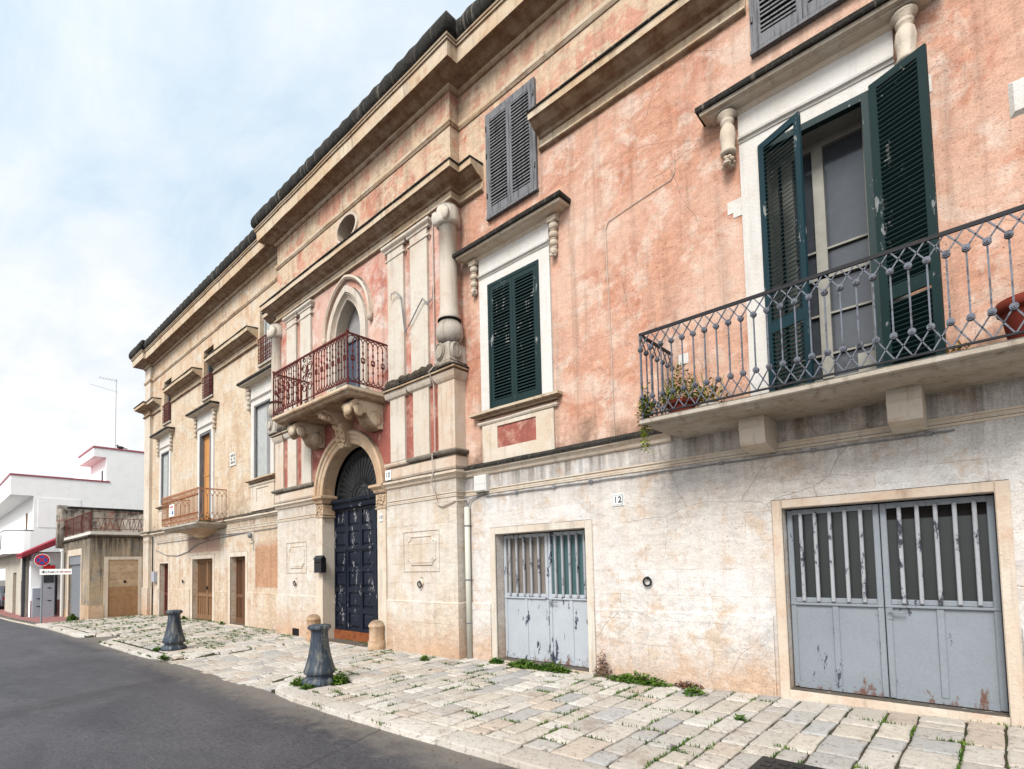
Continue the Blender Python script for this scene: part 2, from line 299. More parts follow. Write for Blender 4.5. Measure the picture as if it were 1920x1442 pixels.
# ------------------------------------------------------------------ mesh helpers
class MB:
    def __init__(s): s.v = []; s.f = []; s.mi = []; s.cm = 0; s.sm = []; s.smooth = False
    def face(s, *idx): s.f.append(tuple(idx)); s.mi.append(s.cm); s.sm.append(s.smooth)
    def add(s, pts): n = len(s.v); s.v += [tuple(p) for p in pts]; return n
    def poly(s, pts): n = s.add(pts); s.face(*range(n, n+len(pts)))
    def box(s, x0, x1, y0, y1, z0, z1):
        n = s.add([(x, y, z) for z in (z0, z1) for x, y in ((x0, y0), (x1, y0), (x1, y1), (x0, y1))])
        for q in ((3, 2, 1, 0), (4, 5, 6, 7), (0, 1, 5, 4), (1, 2, 6, 5), (2, 3, 7, 6), (3, 0, 4, 7)): s.face(*[n+i for i in q])
        return s
    def hexa(s, p):   # eight points: bottom 4, top 4
        n = s.add(p)
        for q in ((3, 2, 1, 0), (4, 5, 6, 7), (0, 1, 5, 4), (1, 2, 6, 5), (2, 3, 7, 6), (3, 0, 4, 7)): s.face(*[n+i for i in q])
        return s
    def bbox(s, x0, x1, y0, y1, z0, z1, c=.01):   # chamfered on the front (-y) face
        n = s.add([(x0, y1, z0), (x1, y1, z0), (x1, y1, z1), (x0, y1, z1), (x0, y0+c, z0), (x1, y0+c, z0), (x1, y0+c, z1), (x0, y0+c, z1),
                   (x0+c, y0, z0+c), (x1-c, y0, z0+c), (x1-c, y0, z1-c), (x0+c, y0, z1-c)])
        for q in ((0, 3, 2, 1), (8, 9, 10, 11), (4, 5, 9, 8), (5, 6, 10, 9), (6, 7, 11, 10), (7, 4, 8, 11), (0, 1, 5, 4), (1, 2, 6, 5), (2, 3, 7, 6), (3, 0, 4, 7)): s.face(*[n+i for i in q])
        return s
    def bar(s, a, b_, r, n=5, r2=None, flat=None):
        a = Vector(a); b_ = Vector(b_); d = (b_-a)
        if d.length < 1e-6: return s
        d.normalize(); u = d.cross(Vector((0, 0, 1)))
        if u.length < .05: u = Vector((1, 0, 0))
        u.normalize(); w = d.cross(u); r2 = r2 or r; k = s.add([])
        for c, rr in ((a, r), (b_, r2)):
            s.add([c + rr*(cos(2*pi*i/n+pi/n)*u + sin(2*pi*i/n+pi/n)*w*(flat or 1)) for i in range(n)])
        for i in range(n): s.face(k+i, k+(i+1) % n, k+n+(i+1) % n, k+n+i)
        s.face(*[k+n-1-i for i in range(n)]); s.face(*[k+n+i for i in range(n)])
        return s
    def tube(s, pts, r, n=5):
        for a, b_ in zip(pts, pts[1:]): s.bar(a, b_, r, n)
        return s
    def lathe(s, c, prof, n=20, sx=1, sy=1, a0=0):
        k0 = None; old = s.smooth; s.smooth = True
        for j, (r, z) in enumerate(prof):
            k = s.add([(c[0]+sx*r*cos(a0+2*pi*i/n), c[1]+sy*r*sin(a0+2*pi*i/n), c[2]+z) for i in range(n)])
            if k0 is not None:
                for i in range(n): s.face(k0+i, k0+(i+1) % n, k+(i+1) % n, k+i)
            else: s.smooth = False; s.face(*[k+n-1-i for i in range(n)]); s.smooth = True
            k0 = k
        s.smooth = False; s.face(*[k0+i for i in range(n)]); s.smooth = old
        return s
    def ell(s, c, rx, ry, rz, n=12, m=8, jit=0):
        k0 = None; old = s.smooth; s.smooth = True
        for j in range(1, m):
            t = -pi/2+pi*j/m
            k = s.add([(c[0]+rx*cos(t)*cos(2*pi*i/n)*(1+jit*random.uniform(-1, 1)), c[1]+ry*cos(t)*sin(2*pi*i/n)*(1+jit*random.uniform(-1, 1)), c[2]+rz*sin(t)*(1+jit*random.uniform(-1, 1))) for i in range(n)])
            if k0 is not None:
                for i in range(n): s.face(k0+i, k0+(i+1) % n, k+(i+1) % n, k+i)
            else:
                q = s.add([(c[0], c[1], c[2]-rz)])
                for i in range(n): s.face(q, k+(i+1) % n, k+i)
            k0 = k
        q = s.add([(c[0], c[1], c[2]+rz)])
        for i in range(n): s.face(q, k0+i, k0+(i+1) % n)
        s.smooth = old; return s
    def sweep(s, prof, path, caps=True, wob=.005):
        """prof: (e,z) list, e = distance out of the wall; path: xy polyline, outward side = right hand of travel"""
        if wob:
            np_ = []
            for a, b_ in zip(path, path[1:]):
                L = hypot(b_[0]-a[0], b_[1]-a[1]); n = max(1, int(L/.45)) if L > 1.2 else 1
                np_ += [(a[0]+(b_[0]-a[0])*i/n, a[1]+(b_[1]-a[1])*i/n) for i in range(n)]
            path = np_+[path[-1]]
        nrm = []
        for i in range(len(path)):
            ns = []
            for a, b_ in ((i-1, i), (i, i+1)):
                if a < 0 or b_ >= len(path): continue
                dx, dy = path[b_][0]-path[a][0], path[b_][1]-path[a][1]; l = hypot(dx, dy); ns.append((dy/l, -dx/l))
            if len(ns) == 1: nrm.append(ns[0])
            else:
                mx, my = ns[0][0]+ns[1][0], ns[0][1]+ns[1][1]; d = 1+ns[0][0]*ns[1][0]+ns[0][1]*ns[1][1]
                nrm.append((mx/d, my/d))
        ks = []
        for (x, y), (nx, ny) in zip(path, nrm):
            je, jz = random.uniform(-wob, wob), random.uniform(-wob, wob)
            ks.append(s.add([(x+nx*(e+je*(e > .03)), y+ny*(e+je*(e > .03)), z+jz*(e > .03)) for e, z in prof]))
        m = len(prof)
        for a, b_ in zip(ks, ks[1:]):
            for i in range(m-1): s.face(a+i, b_+i, b_+i+1, a+i+1)
        if caps:
            s.face(*[ks[0]+i for i in range(m)]); s.face(*[ks[-1]+m-1-i for i in range(m)])
        return s
    def build(s, name, mats, parent=None, root=None):
        if isinstance(mats, str): mats = [mats]
        o0 = Vector((0, 0, 0))
        r = root or parent
        while r is not None and r.parent is not None: r = r.parent
        if r is not None: o0 = r.location
        me = bpy.data.meshes.new(name); me.from_pydata([(x-o0.x, y-o0.y, z-o0.z) for x, y, z in s.v], [], s.f)
        for mm in mats: me.materials.append(MATS[mm])
        me.polygons.foreach_set('material_index', s.mi); me.polygons.foreach_set('use_smooth', s.sm); me.update()
        o = bpy.data.objects.new(name, me); COL.objects.link(o)
        if parent is not None: o.parent = parent
        return o
def tag(o, label=None, cat=None, group=None, kind=None):
    if label: o['label'] = label
    if cat: o['category'] = cat
    if group: o['group'] = group
    if kind: o['kind'] = kind
    return o
def empty(name, loc, label, cat, group=None):
    o = bpy.data.objects.new(name, None); COL.objects.link(o); o.location = loc; o.empty_display_size = .2
    return tag(o, label, cat, group)
def tagsolo(o, loc, *a, **k):
    """move a solo mesh's origin to loc"""
    v = Vector(loc)
    o.data.transform(Matrix.Translation(-v)); o.location = v
    return tag(o, *a, **k)
def copy_tree(o, parent=None):
    c = o.copy(); COL.objects.link(c); c.parent = parent
    for ch in list(o.children): copy_tree(ch, c)
    return c
def text_mesh(name, txt, size, x, y, z, matn, parent, ext=.002, rotz=0, rot=None):
    cu = bpy.data.curves.new(name, 'FONT'); cu.body = txt; cu.size = size; cu.extrude = ext; cu.offset = size*.03; cu.align_x = 'CENTER'; cu.align_y = 'CENTER'
    to = bpy.data.objects.new(name, cu); me = bpy.data.meshes.new_from_object(to); bpy.data.objects.remove(to)
    me.transform((rot or Matrix.Rotation(rotz, 4, 'Z') @ Matrix.Rotation(pi/2, 4, 'X')))
    r = parent
    while r.parent is not None: r = r.parent
    me.transform(Matrix.Translation(Vector((x, y, z))-r.location)); me.materials.clear(); me.materials.append(MATS[matn])
    o = bpy.data.objects.new(name, me); COL.objects.link(o); o.parent = parent
    return o
def pw(x, pts):
    if x <= pts[0][0]: return pts[0][1]
    for (a, b_), (c, d) in zip(pts, pts[1:]):
        if x <= c: return b_+(d-b_)*(x-a)/(c-a)
    return pts[-1][1]
def gz(x): return pw(x, [(-60, -.45), (-40, -.30), (-30, -.20), (-25, -.10), (-22, -.01), (-18, .04), (-14, .09), (-5, .13), (0, .21), (4, .30)])

# ------------------------------------------------------------------ ground
KY = lambda x: pw(x, [(-60, -3.6), (-34, -3.45), (-25, -3.2), (-16, -3.12), (-3, -2.92), (5, -2.86)])   # kerb line
mb = MB(); mb.box(-300, 300, -300, 300, -1.2, -.62); tagsolo(mb.build('ground', 'ground_soil'), (0, 0, -.62), kind='structure')
mb = MB()
xs = [-150, -110, -80, -60, -50]+[-46+i for i in range(62)]+[20, 30, 60]
rows = []
for x in xs:
    z = gz(x)-.105; k = KY(x)+.12
    rows.append(mb.add([(x, k, z), (x, k-1.5, z+.02), (x, -8, z+.05), (x, -14, z-.02), (x, -40, z-.02)]))
mb.smooth = True
for a, b_ in zip(rows, rows[1:]):
    for i in range(4): mb.face(a+i, a+i+1, b_+i+1, b_+i)
mb.poly([(x, y, gz(x)-.10) for x, y in ((-17.5, -3.1), (-15.2, -3.05), (-15.9, -2.5), (-17.1, -2.2))]); tag(mb.build('road', 'asphalt'), kind='structure')
# pavement levels
def inpoly(x, y, P_):
    c = False; j = len(P_)-1
    for i in range(len(P_)):
        if (P_[i][1] > y) != (P_[j][1] > y) and x < (P_[j][0]-P_[i][0])*(y-P_[i][1])/(P_[j][1]-P_[i][1])+P_[i][0]: c = not c
        j = i
    return c
DR = [(-11.15, -3.4), (-10.95, -2.6), (-10.75, -1.6), (-10.6, -.35), (-8.4, -.35), (-8.0, -.9), (-7.75, -1.7), (-7.6, -2.2), (-7.25, -2.65), (-6.8, -2.9), (-6.8, -3.4)]   # sunken drive to the portal
NO = [(-17.3, -3.4), (-17.1, -2.7), (-16.9, -2.35), (-15.9, -2.6), (-15.4, -3.0), (-15.3, -3.4)]    # asphalt notch between two kerbed platforms
def pave_z(x, y):
    z = gz(x)-.05*min(1, max(0, -y/3))
    if inpoly(x, y, DR): z = gz(x)-.02-.085*min(1, max(0, (-y-.3)/2.3))
    if inpoly(x, y, NO): return gz(x)-.13
    if x < -17.2+.45*(y+2.5)/-2.0*-1 and x > -25: z += .035
    return z
mb = MB(); k0 = None
xs = [-24.9+.1*i for i in range(300)]; yr = [0.3, -.4, -1, -1.6, -2.2, -2.7]
for x in xs:
    k = mb.add([(x, y, pave_z(x, y)-.016) for y in yr]+[(x, KY(x)+.1, pave_z(x, KY(x)+.15)-.02), (x, KY(x)+.1, gz(x)-.3)])
    if k0 is not None:
        for i in range(7): mb.face(k0+i, k0+i+1, k+i+1, k+i)
    k0 = k
tag(mb.build('pavement_base', 'joint_earth'), kind='structure')
tones = [C(236, 228, 216, .55), C(230, 221, 208, .55), C(224, 214, 201, .55), C(212, 206, 198, .55), C(200, 198, 195, .55), C(232, 221, 204, .55), C(220, 202, 184, .55), C(238, 232, 222, .55)]
GR = []      # spots where weeds may root
smb = MB(); stone_tone = []
def slab(quad, worn=1.0, tone=None, thick=.05, dome=.003, skirt=.0):
    cx = sum(p[0] for p in quad)/4; cy = sum(p[1] for p in quad)/4
    tn = tone or random.choice(tones); kq = random.uniform(.86, 1.06); tn = tuple(q*kq for q in tn); dz_ = random.uniform(-.003, .003)*worn
    out = []
    for i in range(4):
        a, b_ = quad[i], quad[(i+1) % 4]; L = hypot(b_[0]-a[0], b_[1]-a[1])
        for t in (.035, .36, .66, .965):
            jx, jy = random.uniform(-1, 1)*.008*worn, random.uniform(-1, 1)*.008*worn
            out.append((a[0]+(b_[0]-a[0])*t+jx, a[1]+(b_[1]-a[1])*t+jy))
    def ring(inset, z):
        pts = []
        for x, y in out:
            d = hypot(cx-x, cy-y) or 1; q = min(inset/d, .9)
            X, Y = x+(cx-x)*q, y+(cy-y)*q; pts.append((X, Y, pave_z(X, Y)+z+dz_))
        return smb.add(pts)
    n = 16; f0 = len(smb.f)
    r0 = ring(0, -thick); r1 = ring(.001, -.008); r2 = ring(.006, -.001); r3 = ring(.03, dome*.3)
    smb.smooth = True
    for a, b_ in ((r0, r1), (r1, r2), (r2, r3)):
        for i in range(n): smb.face(a+i, a+(i+1) % n, b_+(i+1) % n, b_+i)
    c = smb.add([(cx, cy, pave_z(cx, cy)+dome+dz_)])
    for i in range(n): smb.face(r3+i, r3+(i+1) % n, c)
    stone_tone.extend([tn]*(len(smb.f)-f0))
x = -24.4; slant = 0; sl2 = 0
while x < 3.6:
    w = random.uniform(.19, .31) if x > -11 or x < -16 else random.uniform(.17, .28)
    y = .04; yk = KY(x+w/2)+(.03 if -11.2 < x+w/2 < -7.0 else .30); slant = sl2; sl2 = max(-.05, min(.05, sl2+random.uniform(-.005, .005)))
    while y > yk+.12:
        drive = inpoly(x+w/2, y-.1, DR)
        l = random.uniform(.17, .48) if x > -6.5 else random.uniform(.18, .40)
        if y-l < yk+.15: l = y-yk
        if -24.4 <= x and not inpoly(x+w/2, y-l/2, NO):
            gp = .005 if drive else random.choice((.006, .008, .010))
            j1, j2 = random.uniform(-.008, .008), random.uniform(-.008, .008); q = [(x+gp+slant*y, y-l+gp+j1), (x+w-gp+sl2*y, y-l+gp+j2), (x+w-gp+sl2*y, y-gp+j2), (x+gp+slant*y, y-gp+j1)]
            # keep out of the low building and the portal step
            if not (x < -24.2 and y > -1.8) and not (-10.5 < x+w/2 < -8.4 and y > -.15):
                if random.random() < .3 and l > .34 and w > .26:
                    h = random.uniform(.4, .6)*l; e = .007
                    slab([q[0], q[1], (q[1][0], y-l+h-e), (q[0][0], y-l+h-e)]); slab([(q[3][0], y-l+h+e), (q[2][0], y-l+h+e), q[2], q[3]])
                else: slab(q)
                if not drive: GR += [(x+slant*y, y-random.random()*l, 0), (x+random.random()*w+slant*y, y, 1)]
        y -= l
    x += w
# kerb stones
def kerb(pts, wid=.27, l0=.55, l1=1.0, skip=None):
    tot = [0]
    for a, b_ in zip(pts, pts[1:]): tot.append(tot[-1]+hypot(b_[0]-a[0], b_[1]-a[1]))
    def at(s_):
        s_ = max(0, min(tot[-1]-1e-4, s_))
        for i in range(len(pts)-1):
            if s_ <= tot[i+1]:
                t = (s_-tot[i])/(tot[i+1]-tot[i]); a, b_ = pts[i], pts[i+1]; d = tot[i+1]-tot[i]
                return a[0]+(b_[0]-a[0])*t, a[1]+(b_[1]-a[1])*t, (b_[0]-a[0])/d, (b_[1]-a[1])/d
    s_ = 0
    while s_ < tot[-1]-.1:
        l = min(random.uniform(l0, l1), tot[-1]-s_)
        x0, y0, dx0, dy0 = at(s_+.008); x1, y1, dx1, dy1 = at(s_+l-.008)
        slab([(x0, y0), (x1, y1), (x1-dy1*wid, y1+dx1*wid), (x0-dy0*wid, y0+dx0*wid)], 1.2, random.choice(tones[:3]+tones[7:]), .13, .004)
        if random.random() < .8: GR.append((x0, y0+.01, 1)); GR.append((x0-dy0*wid, y0+dx0*wid, 1))
        s_ += l
kerb([(-7.55, -1.6), (-7.5, -2.25), (-7.3, -2.65), (-6.85, -2.88), (-6.4, -2.95), (-5, -2.95), (-3, -2.92), (3.6, -2.87)], .29, .5, 1.0)
kerb([(-15.9, -2.6), (-15.6, -2.98), (-15.1, -3.14), (-12.2, -3.1), (-11.5, -3.07), (-11.15, -2.9), (-11.0, -2.6), (-10.85, -1.6), (-10.7, -.45)], .26, .4, .8)
kerb([(-24.4, -3.2), (-17.6, -3.16), (-17.15, -3.0), (-17.0, -2.6), (-17.2, -1.8), (-17.6, -1.0), (-17.9, -.3)], .26, .5, .9)
po = smb.build('pavement', 'paving_stone')
at_ = po.data.attributes.new('tone', 'FLOAT_COLOR', 'FACE')
at_.data.foreach_set('color', [c for t in stone_tone for c in (*t, 1.0)]); tag(po, kind='structure')
# red paved walk further on
mb = MB(); k0 = None
for i in range(40):
    x = -24.45-i*1.0; k = mb.add([(x, 0, gz(x)-.03), (x, KY(x)+.22, gz(x)-.05)])
    if k0 is not None: mb.face(k0, k, k+1, k0+1)
    k0 = k
tag(mb.build('far_pavement', 'red_paving'), kind='structure')
mb = MB(); k0 = None
for i in range(80):
    x = -24.42-i*.5; k = mb.add([(x, KY(x), gz(x)-.2), (x, KY(x), gz(x)-.045), (x, KY(x)+.24, gz(x)-.04), (x, KY(x)+.24, gz(x)-.2)])
    if k0 is not None:
        for q in range(3): mb.face(k0+q, k0+q+1, k+q+1, k+q)
    k0 = k
tag(mb.build('far_kerb', 'pale_stone'), kind='structure')

# ------------------------------------------------------------------ palazzo
PAL = empty('palazzo', (-9.4, 0, 0), 'long old two-storey palazzo with faded pink and cream plaster, balconies and a dark eaves roll', 'building')
XL, XR = -24.2, 3.6            # ends of the front
CL, CR, CY_ = -12.56, -6.28, -.2   # projecting centre block
def wall(mb, x0, x1, z0, z1, y, holes=(), depth=.22, reveal=None):
    """front face with rectangular holes (hx0,hx1,hz0,hz1); reveals of given depth"""
    hs = [h for h in holes if h[0] < x1 and h[1] > x0 and h[2] < z1 and h[3] > z0]
    X = sorted({x0, x1, *[max(x0, min(x1, q)) for h in hs for q in h[:2]]}); Z = sorted({z0, z1, *[max(z0, min(z1, q)) for h in hs for q in h[2:4]]})
    for a, b_ in zip(X, X[1:]):
        for c, d in zip(Z, Z[1:]):
            mx, mz = (a+b_)/2, (c+d)/2
            if any(h[0] < mx < h[1] and h[2] < mz < h[3] for h in hs): continue
            mb.poly([(a, y, c), (b_, y, c), (b_, y, d), (a, y, d)])
    for h in hs:
        a, b_, c, d = max(x0, h[0]), min(x1, h[1]), max(z0, h[2]), min(z1, h[3]); e = y+(h[4] if len(h) > 4 else depth)
        if len(h) > 5 and h[5] == 'noreveal': continue
        mb.poly([(a, y, c), (a, y, d), (a, e, d), (a, e, c)]); mb.poly([(b_, y, c), (b_, e, c), (b_, e, d), (b_, y, d)])
        if d == h[3]: mb.poly([(a, y, d), (b_, y, d), (b_, e, d), (a, e, d)])
        if c == h[2]: mb.poly([(a, y, c), (a, e, c), (b_, e, c), (b_, y, c)])
# openings ------------------------------------------------
W1 = (-5.65, -4.63, 3.97, 5.97, .12); WB = (-1.64, -.64, 3.11, 5.97, .38)
G1 = (-5.63, -3.99, .10, 2.05, .20); G2 = (-1.59, .02, .20, 2.10, .16)
H1 = (-22.32, -21.40, 3.97, 5.90, .2); H2 = (-18.36, -17.36, 3.05, 5.90, .25); H3 = (-14.30, -13.32, 3.97, 5.93, .2)
A1 = (-22.14, -21.31, 6.95, 8.52, .3); A2 = (-18.12, -17.29, 6.95, 8.52, .3); A3 = (-14.02, -13.26, 6.95, 8.52, .3)
DA = (-22.42, -21.42, -.1, 1.88, .18); DB = (-18.99, -17.25, 0, 1.96, .17); DC = (-15.92, -14.88, 0, 1.96, .17)
left_holes = [H1, H2, H3, A1, A2, A3, DA, DB, DC]
ZB, ZA = 3.06, 7.62
mb = MB(); wall(mb, -23.5, CL, -.5, ZB, 0, left_holes); mb.build('ground_floor_wall', 'lower_left_wall', PAL)
mb = MB(); wall(mb, -23.5, CL, ZB, ZA, 0, left_holes); mb.build('upper_wall', 'ochre_plaster', PAL)
mb = MB(); wall(mb, -23.5, CL, ZA, 9.9, 0, left_holes); mb.build('attic_wall', 'attic_ochre', PAL)
mb = MB(); wall(mb, CR, XR, -.5, ZB, 0, [G1, G2]); mb.build('ground_floor_wall', 'whitewashed_wall', PAL)
mb = MB(); wall(mb, CR, XR, ZB, ZA, 0, [W1, WB]); mb.build('upper_wall', 'pink_plaster', PAL)
mb = MB(); wall(mb, CR, XR, ZA, 9.9, 0); mb.build('attic_wall', 'attic_wall', PAL)
# corner pier at the far left end
mb = MB(); mb.box(XL, -23.5, -.1, .4, -.5, 9.9); mb.cm = 1
mb.box(XL-.02, -23.48, -.13, .4, -.5, 1.0); mb.build('corner_pier', ['cream_stone', 'ashlar_wall'], PAL)
# body behind the front: sides, back and roof
mb = MB(); mb.poly([(XL, .4, -.5), (XL, 9, -.5), (XL, 9, 10), (XL, .4, 10)]); mb.poly([(XR, 0, -.5), (XR, 9, -.5), (XR, 9, 10), (XR, 0, 10)])
mb.poly([(XL, 9, -.5), (XR, 9, -.5), (XR, 9, 10), (XL, 9, 10)]); mb.build('rear_wall', 'ochre_plaster', PAL)
mb = MB(); mb.box(XL+.02, XR-.02, .05, 8.98, 9.97, 10.1); mb.build('roof', 'grey_lichen', PAL)
mb = MB(); mb.box(XL+.1, XR-.1, .62, .72, -.5, 9.9); mb.build('inner_wall', 'void', PAL)
# --- centre block with arched portal, ogee window, oculus
PC = -9.42
def arc_round(cx, zs, r, n=28): return [(cx-r*cos(pi*i/n), zs+r*sin(pi*i/n)) for i in range(n+1)]
def ogee(cx, zs, a, h, off=0, n=14):
    R = (a*a+h*h)/(2*a); Ro = R+off; cl_ = cx-a+R       # left arc is centred on (cl_, zs)
    am = math.acos(max(-1, min(1, (cl_-cx)/Ro)))
    L = [(cl_-Ro*cos(am*i/n), zs+Ro*sin(am*i/n)) for i in range(n+1)]
    return L+[(2*cx-x, z) for x, z in reversed(L[:-1])]
def arch_fill(mb, pts, ztop, y):   # wall between an arch line and the top of its rectangle
    for (xa, za), (xb, zb_) in zip(pts, pts[1:]): mb.poly([(xa, y, za), (xb, y, zb_), (xb, y, ztop), (xa, y, ztop)])
def arch_reveal(mb, pts, y0, y1):
    mb.smooth = True
    for (xa, za), (xb, zb_) in zip(pts, pts[1:]): mb.poly([(xa, y0, za), (xb, y0, zb_), (xb, y1, zb_), (xa, y1, za)])
    mb.smooth = False
def band(mb, curves):   # curves: list of (pts, y); skin between them = moulding round an arch
    for (pa, ya), (pb, yb) in zip(curves, curves[1:]):
        for i in range(len(pa)-1):
            mb.poly([(pa[i][0], ya, pa[i][1]), (pa[i+1][0], ya, pa[i+1][1]), (pb[i+1][0], yb, pb[i+1][1]), (pb[i][0], yb, pb[i][1])])
PR = 1.0; ZS = 3.05; ph = (PC-PR, PC+PR, .08, 4.10, .25, 'noreveal'); OG = (PC-.46, PC+.46, 4.76, 7.03, .27, 'noreveal'); OC = (PC-.34, PC+.34, 8.28, 8.76, .3, 'noreveal')
mb = MB(); wall(mb, CL, CR, -.5, ZB, CY_, [ph]); mb.poly([(CR, CY_, -.5), (CR, 0, -.5), (CR, 0, ZB), (CR, CY_, ZB)]); mb.poly([(CL, 0, -.5), (CL, CY_, -.5), (CL, CY_, ZB), (CL, 0, ZB)])
mb.build('ground_floor_wall', 'ashlar_wall', PAL)
mb = MB(); wall(mb, CL, CR, ZB, 4.74, CY_, [ph]); pts = arc_round(PC, ZS, PR); arch_fill(mb, pts[1:-1], 4.10, CY_)
mb.poly([(CR, CY_, ZB), (CR, 0, ZB), (CR, 0, 4.74), (CR, CY_, 4.74)]); mb.poly([(CL, 0, ZB), (CL, CY_, ZB), (CL, CY_, 4.74), (CL, 0, 4.74)]); mb.build('spandrel_wall', 'red_plaster', PAL)
mb = MB(); wall(mb, CL, CR, 4.74, ZA, CY_, [OG]); og = ogee(PC, 6.28, .46, .74); arch_fill(mb, og, 7.03, CY_)
mb.poly([(CR, CY_, 4.74), (CR, 0, 4.74), (CR, 0, ZA), (CR, CY_, ZA)]); mb.poly([(CL, 0, 4.74), (CL, CY_, 4.74), (CL, CY_, ZA), (CL, 0, ZA)]); mb.build('upper_wall', 'deep_pink_plaster', PAL)
ov = [(PC-.34*cos(2*pi*i/32), 8.52+.235*sin(2*pi*i/32)) for i in range(33)]
mb = MB(); wall(mb, CL, CR, ZA, 9.9, CY_, [OC]); arch_fill(mb, ov[:17], 8.76, CY_)
for (xa, za), (xb, zb_) in zip(ov[16:], ov[17:]): mb.poly([(xa, CY_, za), (xb, CY_, zb_), (xb, CY_, 8.28), (xa, CY_, 8.28)])
mb.poly([(CR, CY_, ZA), (CR, 0, ZA), (CR, 0, 9.9), (CR, CY_, 9.9)]); mb.poly([(CL, 0, ZA), (CL, CY_, ZA), (CL, CY_, 9.9), (CL, 0, 9.9)]); mb.build('attic_wall', 'attic_wall', PAL)
# oculus
mb = MB(); arch_reveal(mb, ov, CY_, .25)
E2 = lambda s: [(PC-.34*s*cos(2*pi*i/32), 8.52+.235*(s*1.02)*sin(2*pi*i/32)) for i in range(33)]
band(mb, [(E2(1.0), CY_-.005), (E2(1.02), CY_-.03), (E2(1.22), CY_-.035), (E2(1.27), CY_-.003)]); oc = mb.build('oculus_window', 'pink_cream_stone', PAL)
mb = MB(); mb.box(PC-.36, PC+.36, .24, .28, 8.2, 8.8); mb.build('pane', 'void', oc)
mb = MB(); 
for i in (-1, 0, 1): mb.bar((PC+i*.17, .16, 8.25), (PC+i*.17, .16, 8.8), .012)
mb.build('bars', 'dark_iron', oc)
# --- cornices running along the whole front
FR = [(XL, 1.2), (XL, -.1), (-23.5, -.1), (-23.5, 0), (CL, 0), (CL, CY_), (CR, CY_), (CR, 0), (XR, 0)]
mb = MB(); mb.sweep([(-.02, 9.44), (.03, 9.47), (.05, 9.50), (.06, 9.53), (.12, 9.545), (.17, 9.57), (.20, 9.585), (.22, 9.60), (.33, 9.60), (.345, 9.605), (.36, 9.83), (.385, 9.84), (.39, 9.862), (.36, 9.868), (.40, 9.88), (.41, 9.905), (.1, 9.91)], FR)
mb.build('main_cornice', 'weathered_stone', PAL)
# eaves roll: jointed half-round coping with an uneven top
FRs = []
for (a, b_) in zip(FR, FR[1:]):
    L = hypot(b_[0]-a[0], b_[1]-a[1]); n = max(1, int(L/.17))
    for i in range(n): FRs.append((a[0]+(b_[0]-a[0])*i/n, a[1]+(b_[1]-a[1])*i/n, i == 0))
FRs.append((*FR[-1], True))
mb = MB(); ks = []; rp = [(.30, 9.905), (.40, 9.92), (.445, 9.98), (.46, 10.07), (.45, 10.16), (.41, 10.25), (.34, 10.31), (.24, 10.34), (.12, 10.35), (0, 10.34)]
random.seed(3); mb.smooth = True; jc = 0
for i, (x, y, corner) in enumerate(FRs):
    def nn(a, b_): l = hypot(b_[0]-a[0], b_[1]-a[1]); return ((b_[1]-a[1])/l, -(b_[0]-a[0])/l)
    ns = []
    if i > 0: ns.append(nn(FRs[i-1], FRs[i]))
    if i < len(FRs)-1: ns.append(nn(FRs[i], FRs[i+1]))
    if len(ns) == 1: N_ = ns[0]
    else: d = 1+ns[0][0]*ns[1][0]+ns[0][1]*ns[1][1]; N_ = ((ns[0][0]+ns[1][0])/d, (ns[0][1]+ns[1][1])/d)
    jc += 1; gro = .016 if (jc % 2 == 0 and not corner) else 0
    ks.append(mb.add([(x+N_[0]*(e-gro*(e > .3)+(0 if corner else random.uniform(-.008, .008))), y+N_[1]*(e-gro*(e > .3)), z+(0 if z < 10 or corner else random.uniform(-.006, .006)-gro*.5)) for e, z in rp]))
for a, b_ in zip(ks, ks[1:]):
    for i in range(len(rp)-1): mb.face(a+i, b_+i, b_+i+1, a+i+1)
mb.smooth = False; mb.face(*[ks[0]+i for i in range(len(rp))]); mb.build('eaves_roll', 'black_lichen', PAL)
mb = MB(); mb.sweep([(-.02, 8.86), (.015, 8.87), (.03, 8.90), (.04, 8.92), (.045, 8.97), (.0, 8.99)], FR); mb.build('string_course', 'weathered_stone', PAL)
mc = [(-.02, 7.53), (.045, 7.56), (.06, 7.575), (.06, 7.60), (.025, 7.62), (.025, 7.72), (.05, 7.735), (.07, 7.76), (.10, 7.775), (.15, 7.79), (.21, 7.83), (.245, 7.86), (.285, 7.862), (.29, 7.955), (.0, 7.965)]
mt = [(0, 7.966), (.292, 7.957), (.315, 7.965), (.31, 7.99), (.0, 8.02)]
for i, pth in enumerate(([(XL, 1.0), (XL, -.1), (-23.5, -.1), (-23.5, 0), (-22.45, 0)], [(-21.25, 0), (-18.25, 0)], [(-17.22, 0), (-14.12, 0)],
            [(-13.2, 0), (CL, 0), (CL, CY_), (CR, CY_), (CR, 0), (-5.72, 0)], [(-4.56, 0), (-1.70, 0)], [(-.62, 0), (XR, 0)])):
    mb = MB(); mb.sweep(mc, pth); mb.cm = 1; mb.sweep(mt, pth); mb.build('middle_cornice', ['weathered_stone', 'brown_lichen' if 0 < i < 3 else 'black_lichen'], PAL)
